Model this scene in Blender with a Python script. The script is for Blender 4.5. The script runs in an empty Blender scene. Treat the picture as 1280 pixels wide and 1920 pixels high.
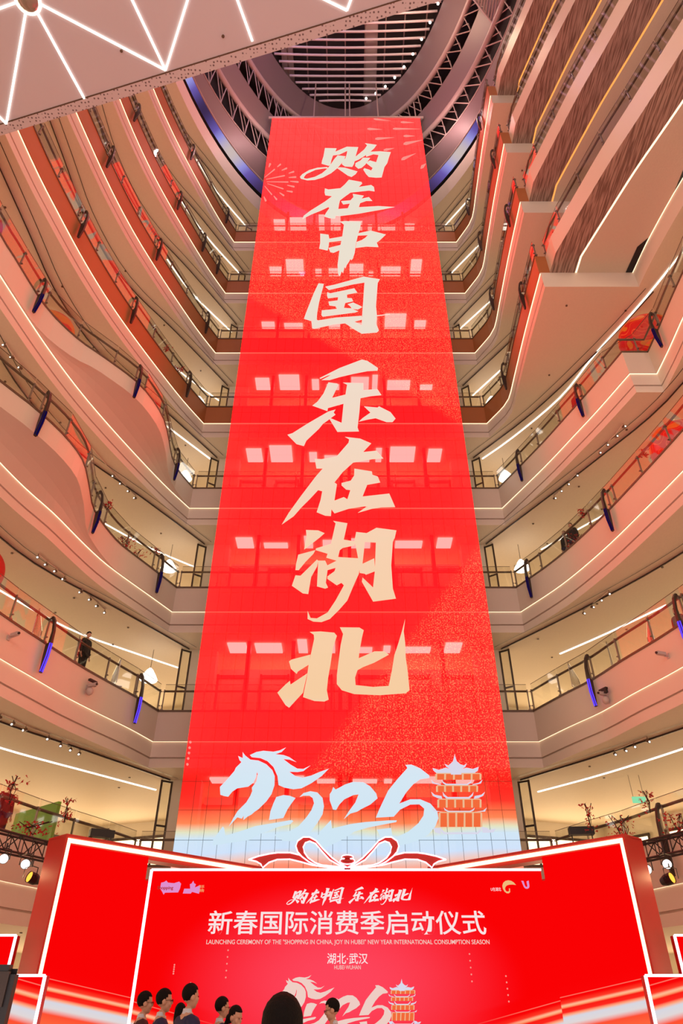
import bpy, bmesh, math, random
from mathutils import Vector, Matrix
from mathutils.geometry import tessellate_polygon
random.seed(7)
PI=math.pi
S=bpy.context.scene; C=S.collection
# ---------------- camera, world, exposure, lights ----------------
cd=bpy.data.cameras.new('camera'); cam=bpy.data.objects.new('camera',cd); C.objects.link(cam)
cam.location=(0,0,1.6); cam.rotation_euler=(math.radians(90+36.2),0,0)
cd.sensor_fit='VERTICAL'; cd.sensor_height=36; cd.sensor_width=24; cd.lens=24.0
cd.shift_x=-7/1920; cd.clip_end=400
S.camera=cam
w=bpy.data.worlds.new('world'); S.world=w; w.use_nodes=True
w.node_tree.nodes['Background'].inputs[0].default_value=(1.0,0.76,0.66,1)
w.node_tree.nodes['Background'].inputs[1].default_value=0.27
S.view_settings.view_transform='Standard'; S.view_settings.look='None'
S.view_settings.exposure=0.0; S.view_settings.gamma=1; S.view_settings.use_curve_mapping=False
def area(name,loc,rot,sx,sy,power,col):
    l=bpy.data.lights.new(name,'AREA'); l.shape='RECTANGLE'; l.size=sx; l.size_y=sy; l.energy=power; l.color=col
    o=bpy.data.objects.new(name,l); o.location=loc; o.rotation_euler=rot; C.objects.link(o); return o
# added fill lamp high behind the viewer, stands in for unseen mall light
area('atrium_fill',(0,-9,24),(math.radians(84),0,0),20,20,2600,(1.0,0.80,0.70))

area('bridge_fill',(0,-7,.4),(math.radians(180),0,0),14,8,1500,(1.0,.86,.88))  # added unseen uplight that brightens the underside of the bridge
# unseen lamps added to brighten the roof rings; violet ones tint the louvres
def bulb(name,loc,power,col,r=.3):
    l=bpy.data.lights.new(name,'POINT'); l.energy=power; l.color=col; l.shadow_soft_size=r
    o=bpy.data.objects.new(name,l); o.location=loc; C.objects.link(o)
for x,y,z,p,c in ((-7.5,10,52,420,(1,.70,.72)),(7.5,10,52,420,(1,.72,.62)),(-5,22,50.5,300,(1,.66,.66)),(6.3,21.5,50.5,300,(1,.70,.66)),(-4,14,57,800,(.72,.5,1)),(4,17,57,700,(1,.76,.5)),(0,4,55,500,(.9,.62,.8))): bulb('roof_fill',(x,y,z),p,c)

# ---------------- materials ----------------
def lin(c): return tuple(((v/255)/12.92 if v/255<=.04045 else (((v/255)+.055)/1.055)**2.4) for v in c)+(1,)
def mat(name,rgb=None,rough=.5,metal=0,spec=.5,bump=0,scale=20,var=0,lincol=None):
    m=bpy.data.materials.new(name); m.use_nodes=True; nt=m.node_tree; b=nt.nodes['Principled BSDF']
    col=lincol+(1,) if lincol else lin(rgb)
    b.inputs['Base Color'].default_value=col; b.inputs['Roughness'].default_value=rough; b.inputs['Metallic'].default_value=metal
    b.inputs['Specular IOR Level'].default_value=spec
    if var or bump:
        tc=nt.nodes.new('ShaderNodeTexCoord'); nz=nt.nodes.new('ShaderNodeTexNoise'); nz.inputs['Scale'].default_value=scale; nz.inputs['Detail'].default_value=4
        nt.links.new(tc.outputs['Object'],nz.inputs['Vector'])
        if var:
            mx=nt.nodes.new('ShaderNodeMix'); mx.data_type='RGBA'
            mx.inputs[6].default_value=tuple(c*(1-var) for c in col[:3])+(1,); mx.inputs[7].default_value=tuple(min(1,c*(1+var)) for c in col[:3])+(1,)
            nt.links.new(nz.outputs['Fac'],mx.inputs[0]); nt.links.new(mx.outputs[2],b.inputs['Base Color'])
        if bump:
            bp=nt.nodes.new('ShaderNodeBump'); bp.inputs['Strength'].default_value=bump; bp.inputs['Distance'].default_value=.02
            nt.links.new(nz.outputs['Fac'],bp.inputs['Height']); nt.links.new(bp.outputs['Normal'],b.inputs['Normal'])
    return m
def emit(name,rgb,strength=1):
    m=bpy.data.materials.new(name); m.use_nodes=True; nt=m.node_tree; nt.nodes.clear()
    e=nt.nodes.new('ShaderNodeEmission'); o=nt.nodes.new('ShaderNodeOutputMaterial'); e.inputs[0].default_value=lin(rgb); e.inputs[1].default_value=strength
    nt.links.new(e.outputs[0],o.inputs[0]); return m
M={}
M['plaster']=mat('pale_plaster',lincol=(.74,.60,.50),rough=.38,spec=.45,var=.03,scale=.6)
M['band']=mat('band_plaster',lincol=(.76,.63,.54),rough=.45,spec=.4,var=.02,scale=.6)
M['ceil']=mat('ceiling_paint',lincol=(.76,.64,.49),rough=.6,spec=.3,bump=.25,scale=14,var=.04)
M['bronze']=mat('bronze_panel',lincol=(.46,.15,.045),rough=.5,metal=.2,var=.08,scale=.4)
M['floor']=mat('stone_floor',lincol=(.62,.56,.50),rough=.25)
M['wall']=mat('cream_wall',lincol=(.78,.70,.58),rough=.6)
M['dark']=mat('dark_metal',lincol=(.055,.035,.028),rough=.35,metal=.3)
M['rail']=mat('brown_handrail',lincol=(.13,.075,.045),rough=.35)
M['post']=mat('steel_post',lincol=(.30,.24,.20),rough=.35,metal=.6)
M['black']=mat('black_paint',lincol=(.012,.010,.012),rough=.45)
M['blade']=mat('louvre_paint',lincol=(.62,.50,.52),rough=.4)
M['truss']=mat('black_truss',lincol=(.02,.014,.014),rough=.4,metal=.3)
M['cove']=emit('cove_strip_warm',(255,222,180),2.0)
M['cove_orange']=emit('cove_strip_orange',(255,160,80),1.3)
M['lamp']=emit('white_light_strip',(255,244,228),2.6)
M['shop']=emit('lit_shop_front',(255,222,175),4.6)
M['blue']=emit('blue_led',(90,60,255),1.6)
M['bluedim']=emit('blue_led_dim',(60,40,190),.10)
M['glow']=emit('white_tube',(255,225,240),2.2)
M['gold']=emit('gold_tube',(255,232,185),2.0)
M['canopy']=mat('canopy_panel',lincol=(.66,.58,.60),rough=.55,var=.03,scale=.5)
M['redpaint']=mat('red_lacquer',lincol=(.62,.02,.015),rough=.4)
M['mesh']=mat('perforated_mesh',lincol=(.21,.135,.135),rough=.5,metal=.2)
M['roofdark']=mat('night_roof',lincol=(.05,.030,.028),rough=.8)
M['tube']=mat('painted_tube',lincol=(.40,.28,.26),rough=.45)
M['hair']=mat('black_hair',lincol=(.008,.006,.006),rough=.75,spec=.15,bump=.3,scale=120)
M['skin']=mat('skin',lincol=(.62,.36,.26),rough=.5)
M['suit']=mat('navy_suit',lincol=(.012,.017,.075),rough=.7)
M['suitblue']=mat('bright_blue_suit',lincol=(.02,.025,.22),rough=.7)
M['suitmaroon']=mat('dark_maroon_suit',lincol=(.05,.012,.018),rough=.7)
M['coatred']=mat('wine_red_coat',lincol=(.20,.02,.025),rough=.8)
M['coatblack']=mat('black_coat',lincol=(.012,.012,.014),rough=.85)
M['shirt']=mat('white_shirt',lincol=(.65,.68,.80),rough=.7)
M['chrome']=mat('chrome',lincol=(.6,.6,.6),rough=.2,metal=1)
M['lens']=emit('lamp_lens',(255,245,235),4)
M['amber']=emit('amber_lens',(255,170,60),2.0)
M['petal']=mat('red_petals',lincol=(.50,.012,.015),rough=.6)
M['twig']=mat('dark_twig',lincol=(.05,.02,.015),rough=.8)
M['redsilk']=mat('red_silk',lincol=(.55,.01,.008),rough=.5)
M['green']=mat('green_board',lincol=(.20,.42,.03),rough=.6)
M['camwhite']=mat('camera_housing',lincol=(.55,.45,.42),rough=.4)

def glass_mat():
    m=bpy.data.materials.new('clear_glass'); m.use_nodes=True; nt=m.node_tree; nt.nodes.clear()
    o=nt.nodes.new('ShaderNodeOutputMaterial'); t=nt.nodes.new('ShaderNodeBsdfTransparent'); g=nt.nodes.new('ShaderNodeBsdfGlossy'); mx=nt.nodes.new('ShaderNodeMixShader'); f=nt.nodes.new('ShaderNodeFresnel')
    t.inputs[0].default_value=(.93,.93,.90,1); g.inputs['Roughness'].default_value=.03; f.inputs['IOR'].default_value=1.5
    lw=nt.nodes.new('ShaderNodeLayerWeight'); pw=nt.nodes.new('ShaderNodeMath'); pw.operation='POWER'; pw.inputs[1].default_value=3.5; ml=nt.nodes.new('ShaderNodeMath'); ml.operation='MULTIPLY_ADD'; ml.inputs[1].default_value=.55; ml.inputs[2].default_value=.04; nt.links.new(lw.outputs['Facing'],pw.inputs[0]); nt.links.new(pw.outputs[0],ml.inputs[0]); nt.links.new(ml.outputs[0],mx.inputs[0]); nt.links.new(t.outputs[0],mx.inputs[1]); nt.links.new(g.outputs[0],mx.inputs[2]); nt.links.new(mx.outputs[0],o.inputs[0]); return m
M['glass']=glass_mat()

class NT:
    """tiny helper to write node maths"""
    def __init__(s,m): s.m=m; m.use_nodes=True; s.nt=m.node_tree; s.nt.nodes.clear()
    def n(s,t,**k):
        x=s.nt.nodes.new(t)
        for a,b in k.items(): setattr(x,a,b)
        return x
    def put(s,sock,v):
        if hasattr(v,'is_output'): s.nt.links.new(v,sock)
        else: sock.default_value=v
    def ma(s,op,a,b=0,c=0,clamp=False):
        x=s.n('ShaderNodeMath',operation=op); x.use_clamp=clamp
        s.put(x.inputs[0],a); s.put(x.inputs[1],b); s.put(x.inputs[2],c); return x.outputs[0]
    def mix(s,f,a,b):
        x=s.n('ShaderNodeMix',data_type='RGBA'); s.put(x.inputs[0],f); s.put(x.inputs[6],a); s.put(x.inputs[7],b); return x.outputs[2]
    def ss(s,v,a,b):
        x=s.n('ShaderNodeMapRange'); x.interpolation_type='SMOOTHSTEP'; s.put(x.inputs[0],v); x.inputs[1].default_value=a; x.inputs[2].default_value=b; return x.outputs[0]
    def pos(s):
        g=s.n('ShaderNodeNewGeometry'); x=s.n('ShaderNodeSeparateXYZ'); s.nt.links.new(g.outputs['Position'],x.inputs[0]); s.P=g.outputs['Position']; return x.outputs
def led_banner_mat(name,strength,trans):
    k=NT(bpy.data.materials.new(name)); X,Y,Z=k.pos(); X=k.ma('DIVIDE',X,.928); Z=k.ma('ADD',k.ma('DIVIDE',k.ma('SUBTRACT',Z,1.6),.928),1.6)
    red=lin((255,14,18)); 
    # speckled diagonal areas of the displayed artwork
    wn=k.n('ShaderNodeTexNoise'); wn.inputs['Scale'].default_value=22; wn.inputs['Detail'].default_value=3; k.nt.links.new(k.P,wn.inputs['Vector'])
    sp=k.ss(wn.outputs['Fac'],.50,.68)
    d1=k.ma('ADD',Z,k.ma('MULTIPLY',X,.9))        # upper area
    a1=k.ma('MULTIPLY',k.ss(d1,30.2,31.0),k.ma('SUBTRACT',1,k.ss(Z,39,48)))
    d2=k.ma('SUBTRACT',Z,k.ma('MULTIPLY',X,1.35))  # lower right wedge
    a2=k.ma('MULTIPLY',k.ma('SUBTRACT',1,k.ss(d2,9.6,10.6)),k.ss(Z,7.2,8.2))
    area_=k.ma('MULTIPLY',k.ma('ADD',a1,a2,clamp=True),sp,clamp=True)
    col=k.mix(k.ma('MULTIPLY',area_,.65),red,lin((255,96,62)))
    up=k.ma('MULTIPLY',k.ss(Z,36,58),.35)
    col=k.mix(up,col,lin((255,70,66)))
    # pale ground of the picture at the foot
    zz=k.ma('ADD',Z,k.ma('MULTIPLY',k.ma('SINE',k.ma('MULTIPLY',X,.9)),.10))
    r=k.n('ShaderNodeValToRGB'); k.nt.links.new(k.ma('DIVIDE',k.ma('SUBTRACT',zz,5.0),3.0),r.inputs[0])
    el=r.color_ramp.elements; el[0].position=0; el[0].color=lin((255,90,60)); el[1].position=.14; el[1].color=lin((255,150,120))
    for p,c in ((.22,(240,200,190)),(.30,(205,225,250)),(.46,(205,228,245)),(.53,(225,225,190)),(.62,(255,130,80)),(.80,(255,40,30)),(.95,(255,14,18))):
        e=el.new(p); e.color=lin(c)
    f=k.ma('SUBTRACT',1,k.ss(zz,7.6,8.0)); col=k.mix(f,col,r.outputs[0])
    em=k.n('ShaderNodeEmission'); k.put(em.inputs[0],col); geo=k.n('ShaderNodeNewGeometry'); k.put(em.inputs[1],k.ma('MULTIPLY',k.ma('MULTIPLY',k.ma('ADD',1.0,k.ma('MULTIPLY',k.ss(Z,8.2,8.8),2.0)),strength),k.ma('SUBTRACT',1.0,geo.outputs['Backfacing'])))
    tr=k.n('ShaderNodeBsdfTransparent'); tr.inputs[0].default_value=(trans,trans,trans,1)
    ad=k.n('ShaderNodeAddShader'); o=k.n('ShaderNodeOutputMaterial')
    k.nt.links.new(em.outputs[0],ad.inputs[0]); k.nt.links.new(tr.outputs[0],ad.inputs[1]); k.nt.links.new(ad.outputs[0],o.inputs[0]); return k.m
def led_letter_mat():
    k=NT(bpy.data.materials.new('led_lettering')); X,Y,Z=k.pos(); Z=k.ma('ADD',k.ma('DIVIDE',k.ma('SUBTRACT',Z,1.6),.928),1.6)
    r=k.n('ShaderNodeValToRGB'); k.nt.links.new(k.ma('DIVIDE',Z,56.),r.inputs[0]); el=r.color_ramp.elements
    el[0].position=.10; el[0].color=lin((205,228,242)); el[1].position=.98; el[1].color=lin((228,226,208))
    for p,c in ((.165,(212,230,242)),(.20,(242,204,160)),(.33,(243,208,176)),(.45,(238,216,196)),(.6,(232,222,206))):
        e=el.new(p); e.color=lin(c)
    em=k.n('ShaderNodeEmission'); k.put(em.inputs[0],r.outputs[0]); em.inputs[1].default_value=.92
    tr=k.n('ShaderNodeBsdfTransparent'); tr.inputs[0].default_value=(.10,.10,.10,1)
    ad=k.n('ShaderNodeAddShader'); o=k.n('ShaderNodeOutputMaterial')
    k.nt.links.new(em.outputs[0],ad.inputs[0]); k.nt.links.new(tr.outputs[0],ad.inputs[1]); k.nt.links.new(ad.outputs[0],o.inputs[0]); return k.m
def stage_mat(name,centre):
    k=NT(bpy.data.materials.new(name)); X,Y,Z=k.pos(); ax=k.ma('ABSOLUTE',X)
    base=lin((250,2,4))
    if centre:
        rr=k.ma('SQRT',k.ma('ADD',k.ma('POWER',k.ma('DIVIDE',k.ma('SUBTRACT',X,-.1),3.6),2),k.ma('POWER',k.ma('DIVIDE',k.ma('SUBTRACT',Z,2.1),1.9),2)))
        col=k.mix(k.ma('MULTIPLY',k.ma('SUBTRACT',1,k.ss(rr,.1,1.15)),.9),base,lin((255,72,96)))
    else: col=k.mix(0.0,base,base)
    s=k.ma('SUBTRACT',Z,k.ma('MULTIPLY',k.ma('SUBTRACT',ax,4.9),.22))
    r=k.n('ShaderNodeValToRGB'); k.nt.links.new(k.ma('DIVIDE',s,3.0),r.inputs[0]); el=r.color_ramp.elements
    el[0].position=0; el[0].color=lin((255,40,30)); el[1].position=1; el[1].color=lin((250,2,4))
    for p,c in ((.30,(255,120,70)),(.42,(255,80,50)),(.455,(225,215,215)),(.49,(215,215,225)),(.505,(255,170,130)),(.52,(255,40,30)),(.545,(250,30,20)),(.553,(255,160,110)),(.562,(255,190,150)),(.575,(255,60,40)),(.60,(250,8,8)),(.6155,(250,4,6)),(.617,(255,130,110)),(.6195,(255,130,110)),(.621,(250,4,6)),(.70,(250,2,4))):
        e=el.new(p); e.color=lin(c)
    f=k.ma('MULTIPLY',k.ma('SUBTRACT',1,k.ss(s,2.0,2.1)),k.ss(ax,2.2,4.4) if centre else 1.0)
    col=k.mix(f,col,r.outputs[0])
    em=k.n('ShaderNodeEmission'); k.put(em.inputs[0],col); em.inputs[1].default_value=1.0; o=k.n('ShaderNodeOutputMaterial'); k.nt.links.new(em.outputs[0],o.inputs[0]); return k.m
def lantern_mat():
    k=NT(bpy.data.materials.new('lantern_silk')); tc=k.n('ShaderNodeTexCoord')
    nz=k.n('ShaderNodeTexNoise'); nz.inputs['Scale'].default_value=1.7; nz.inputs['Detail'].default_value=0; k.nt.links.new(tc.outputs['Object'],nz.inputs['Vector'])
    wv=k.ma('FRACT',k.ma('MULTIPLY',nz.outputs['Fac'],6)); line=k.ss(wv,.86,.90)
    patch=k.ss(nz.outputs['Fac'],.585,.60)
    col=k.mix(patch,lin((205,12,10)),lin((215,110,25))); col=k.mix(line,col,lin((225,90,45)))
    b=k.n('ShaderNodeBsdfPrincipled'); k.put(b.inputs['Base Color'],col); b.inputs['Roughness'].default_value=.5; k.put(b.inputs['Emission Color'],col); b.inputs['Emission Strength'].default_value=.18
    o=k.n('ShaderNodeOutputMaterial'); k.nt.links.new(b.outputs[0],o.inputs[0]); return k.m
def stripe_mat():
    k=NT(bpy.data.materials.new('grooved_soffit')); tc=k.n('ShaderNodeTexCoord'); mp=k.n('ShaderNodeMapping'); mp.inputs['Scale'].default_value=(28,1.2,1); mp.inputs['Rotation'].default_value=(0,0,.25)
    k.nt.links.new(tc.outputs['Object'],mp.inputs[0]); nz=k.n('ShaderNodeTexNoise'); nz.inputs['Scale'].default_value=1; nz.inputs['Detail'].default_value=2; k.nt.links.new(mp.outputs[0],nz.inputs['Vector'])
    col=k.mix(k.ss(nz.outputs['Fac'],.40,.58),(.22,.13,.10,1),(.50,.34,.27,1))
    b=k.n('ShaderNodeBsdfPrincipled'); k.put(b.inputs['Base Color'],col); b.inputs['Roughness'].default_value=.5
    o=k.n('ShaderNodeOutputMaterial'); k.nt.links.new(b.outputs[0],o.inputs[0]); return k.m
def perf_mat(name,c0,c1,sc):
    # small round holes
    k=NT(bpy.data.materials.new(name)); tc=k.n('ShaderNodeTexCoord'); v=k.n('ShaderNodeTexVoronoi'); v.inputs['Scale'].default_value=sc; v.inputs['Randomness'].default_value=.35; k.nt.links.new(tc.outputs['Object'],v.inputs['Vector'])
    col=k.mix(k.ss(v.outputs['Distance'],.18,.30),c0,c1)
    b=k.n('ShaderNodeBsdfPrincipled'); k.put(b.inputs['Base Color'],col); b.inputs['Roughness'].default_value=.55
    o=k.n('ShaderNodeOutputMaterial'); k.nt.links.new(b.outputs[0],o.inputs[0]); return k.m
def blue_mesh_mat():
    k=NT(bpy.data.materials.new('lit_led_mesh')); X,Y,Z=k.pos()
    f=k.ma('ADD',k.ma('MULTIPLY',k.ma('SINE',k.ma('MULTIPLY',Y,1.15)),.5),.5)
    r=k.n('ShaderNodeValToRGB'); k.nt.links.new(f,r.inputs[0]); el=r.color_ramp.elements
    el[0].position=0; el[0].color=lin((70,50,90)); el[1].position=1; el[1].color=lin((225,205,200))
    e=el.new(.45); e.color=lin((120,100,190)); e=el.new(.7); e.color=lin((165,160,240))
    em=k.n('ShaderNodeEmission'); k.put(em.inputs[0],r.outputs[0]); em.inputs[1].default_value=.8
    o=k.n('ShaderNodeOutputMaterial'); k.nt.links.new(em.outputs[0],o.inputs[0]); return k.m
M['banner']=led_banner_mat('led_mesh_red',1.0,.12); M['letter']=led_letter_mat(); M['stage']=stage_mat('stage_screen_content',True); M['wing']=stage_mat('wing_screen_content',False)
M['lantern']=lantern_mat(); M['stripe']=stripe_mat(); M['perf']=perf_mat('perforated_edge',(.18,.12,.12,1),(.66,.56,.56,1),11); M['bluemesh']=blue_mesh_mat()
M['seam']=led_banner_mat('dark_panel_frame',.25,.12)
M['white']=emit('screen_white',(255,232,232),.95); M['white2']=emit('screen_cream',(250,215,205),.9)
M['eaves']=emit('pale_blue_white',(228,226,245),.9); M['cols']=emit('pale_orange',(255,200,155),.85); M['towerwall']=emit('tower_orange',(255,112,62),.9)
M['pinkfw']=emit('pale_pink',(255,150,140),.95)
M['logopink']=emit('logo_pink',(235,150,215),.9); M['logogold']=emit('logo_gold',(250,195,130),.9)

# ---------------- mesh helpers ----------------
class MB:
    def __init__(s): s.v=[]; s.f=[]; s.m=[]
    def quad(s,a,b,c,d,m=0):
        i=len(s.v); s.v+=[tuple(a),tuple(b),tuple(c),tuple(d)]; s.f.append((i,i+1,i+2,i+3)); s.m.append(m)
    def box(s,c,sz,rz=0,m=0,R=None):
        x,y,z=[v/2 for v in sz]; Rm=R if R is not None else Matrix.Rotation(rz,3,'Z'); c=Vector(c); i=len(s.v)
        for a,b,d in ((-x,-y,-z),(x,-y,-z),(x,y,-z),(-x,y,-z),(-x,-y,z),(x,-y,z),(x,y,z),(-x,y,z)): s.v.append(tuple(c+Rm@Vector((a,b,d))))
        for f in ((0,3,2,1),(4,5,6,7),(0,1,5,4),(1,2,6,5),(2,3,7,6),(3,0,4,7)): s.f.append(tuple(i+j for j in f)); s.m.append(m)
    def tube(s,pts,r,n=6,m=0,rad=None,cap=True):
        pts=[Vector(p) for p in pts]; rings=[]
        for i,p in enumerate(pts):
            d=(pts[min(i+1,len(pts)-1)]-pts[max(i-1,0)]).normalized()
            u=d.cross(Vector((0,0,1))); 
            if u.length<.01: u=d.cross(Vector((1,0,0)))
            u.normalize(); v=d.cross(u); rr=rad[i] if rad else r
            k=len(s.v); rings.append(k)
            for j in range(n):
                a=2*PI*j/n; s.v.append(tuple(p+u*math.cos(a)*rr+v*math.sin(a)*rr))
        for a,b in zip(rings,rings[1:]):
            for j in range(n): s.f.append((a+j,a+(j+1)%n,b+(j+1)%n,b+j)); s.m.append(m)
        if cap:
            s.f.append(tuple(rings[0]+j for j in range(n))[::-1]); s.m.append(m); s.f.append(tuple(rings[-1]+j for j in range(n))); s.m.append(m)
    def ell(s,c,r,nu=14,nv=8,m=0,R=None):
        Rm=R or Matrix.Identity(3); c=Vector(c); i=len(s.v)
        for a in range(nv+1):
            t=PI*a/nv
            for b in range(nu):
                p=2*PI*b/nu; s.v.append(tuple(c+Rm@Vector((r[0]*math.sin(t)*math.cos(p),r[1]*math.sin(t)*math.sin(p),r[2]*math.cos(t)))))
        for a in range(nv):
            for b in range(nu): s.f.append((i+a*nu+b,i+(a+1)*nu+b,i+(a+1)*nu+(b+1)%nu,i+a*nu+(b+1)%nu)); s.m.append(m)
    def loft(s,A,B,m=0,closed=False):
        i=len(s.v); n=len(A); s.v+=[tuple(p) for p in A]+[tuple(p) for p in B]
        for j in range(n if closed else n-1):
            k=(j+1)%n; s.f.append((i+j,i+k,i+n+k,i+n+j)); s.m.append(m)
    def build(s,name,mats,parent=None,smooth=False,data=None):
        me=bpy.data.meshes.new(name); me.from_pydata(s.v,[],s.f)
        if not isinstance(mats,(list,tuple)): mats=[mats]
        for x in mats: me.materials.append(x)
        if len(mats)>1: me.polygons.foreach_set('material_index',s.m)
        if smooth: me.polygons.foreach_set('use_smooth',[True]*len(me.polygons))
        me.update(); o=bpy.data.objects.new(name,me); C.objects.link(o)
        if parent is not None: o.parent=parent
        return o
def tag(o,label=None,cat=None,group=None,kind=None):
    if label: o['label']=label
    if cat: o['category']=cat
    if group: o['group']=group
    if kind: o['kind']=kind
    return o
def empty(name,loc=(0,0,0),rz=0,**k):
    o=bpy.data.objects.new(name,None); o.location=loc; o.rotation_euler=(0,0,rz); C.objects.link(o); o.empty_display_size=.1
    return tag(o,**k)
def inst(src,name,parent=None,loc=(0,0,0),rz=0,sc=None):
    o=src.copy(); o.name=name; o.parent=parent; o.location=loc; o.rotation_euler=(0,0,rz)
    if sc: o.scale=sc
    C.objects.link(o); return o
def copy_tree(o,parent=None):
    c=o.copy(); C.objects.link(c)
    if parent is not None: c.parent=parent
    for ch in o.children: copy_tree(ch,c)
    return c
def poly_mesh(name,polys,y,mats,parent,T=lambda x,z:(x,z),thick=.012):
    """flat lettering or emblem: every polygon is a thin plate in a plane y=const"""
    bm=bmesh.new()
    for P in polys:
        q=[T(*p) for p in P]
        ar=sum(a[0]*b[1]-b[0]*a[1] for a,b in zip(q,q[1:]+q[:1]))
        if ar<0: q=q[::-1]
        try:
            vs=[bm.verts.new((x,y,z)) for x,z in q]
            for t in tessellate_polygon([[Vector((x,z,0)) for x,z in q]]): bm.faces.new([vs[i] for i in t])
        except Exception: continue
    ex=bmesh.ops.extrude_face_region(bm,geom=bm.faces[:])
    bmesh.ops.translate(bm,verts=[e for e in ex['geom'] if isinstance(e,bmesh.types.BMVert)],vec=(0,-thick,0))
    bmesh.ops.recalc_face_normals(bm,faces=bm.faces[:])
    me=bpy.data.meshes.new(name); bm.to_mesh(me); bm.free(); me.materials.append(mats)
    o=bpy.data.objects.new(name,me); C.objects.link(o); o.parent=parent; return o
def catmull(P,step=.5):
    out=[]
    for i in range(len(P)-1):
        p0=P[max(i-1,0)]; p1=P[i]; p2=P[i+1]; p3=P[min(i+2,len(P)-1)]
        n=max(1,int(math.dist(p1,p2)/step+.5))
        for k in range(n):
            t=k/n; out.append(tuple(.5*((2*b)+(-a+c)*t+(2*a-5*b+4*c-d)*t*t+(-a+3*b-3*c+d)*t**3) for a,b,c,d in zip(p0,p1,p2,p3)))
    out.append(tuple(P[-1])); return out
def path(*segs,step=.5):
    out=[]
    for s in segs:
        q=catmull(s,step)
        out+=q[1:] if out and math.dist(out[-1],q[0])<1e-6 else q
    return out
def normals(P):
    N=[]
    for i in range(len(P)):
        a=P[max(i-1,0)]; b=P[i]; c=P[min(i+1,len(P)-1)]
        def nn(p,q):
            d=math.dist(p,q) or 1; return (-(q[1]-p[1])/d,(q[0]-p[0])/d)
        n1=nn(a,b) if i>0 else nn(b,c); n2=nn(b,c) if i<len(P)-1 else n1
        mx,my=n1[0]+n2[0],n1[1]+n2[1]; l=math.hypot(mx,my) or 1; mx/=l; my/=l
        c_=max(.5,mx*n1[0]+my*n1[1]); N.append((mx/c_,my/c_))
    return N
def off(P,N,o,z): return [(p[0]+n[0]*o,p[1]+n[1]*o,z) for p,n in zip(P,N)]
def radial(P,r,z,c=(0,12)):
    out=[]
    for p in P:
        dx,dy=p[0]-c[0],p[1]-c[1]; l=math.hypot(dx,dy); out.append((p[0]+dx/l*r,p[1]+dy/l*r,z))
    return out
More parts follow.
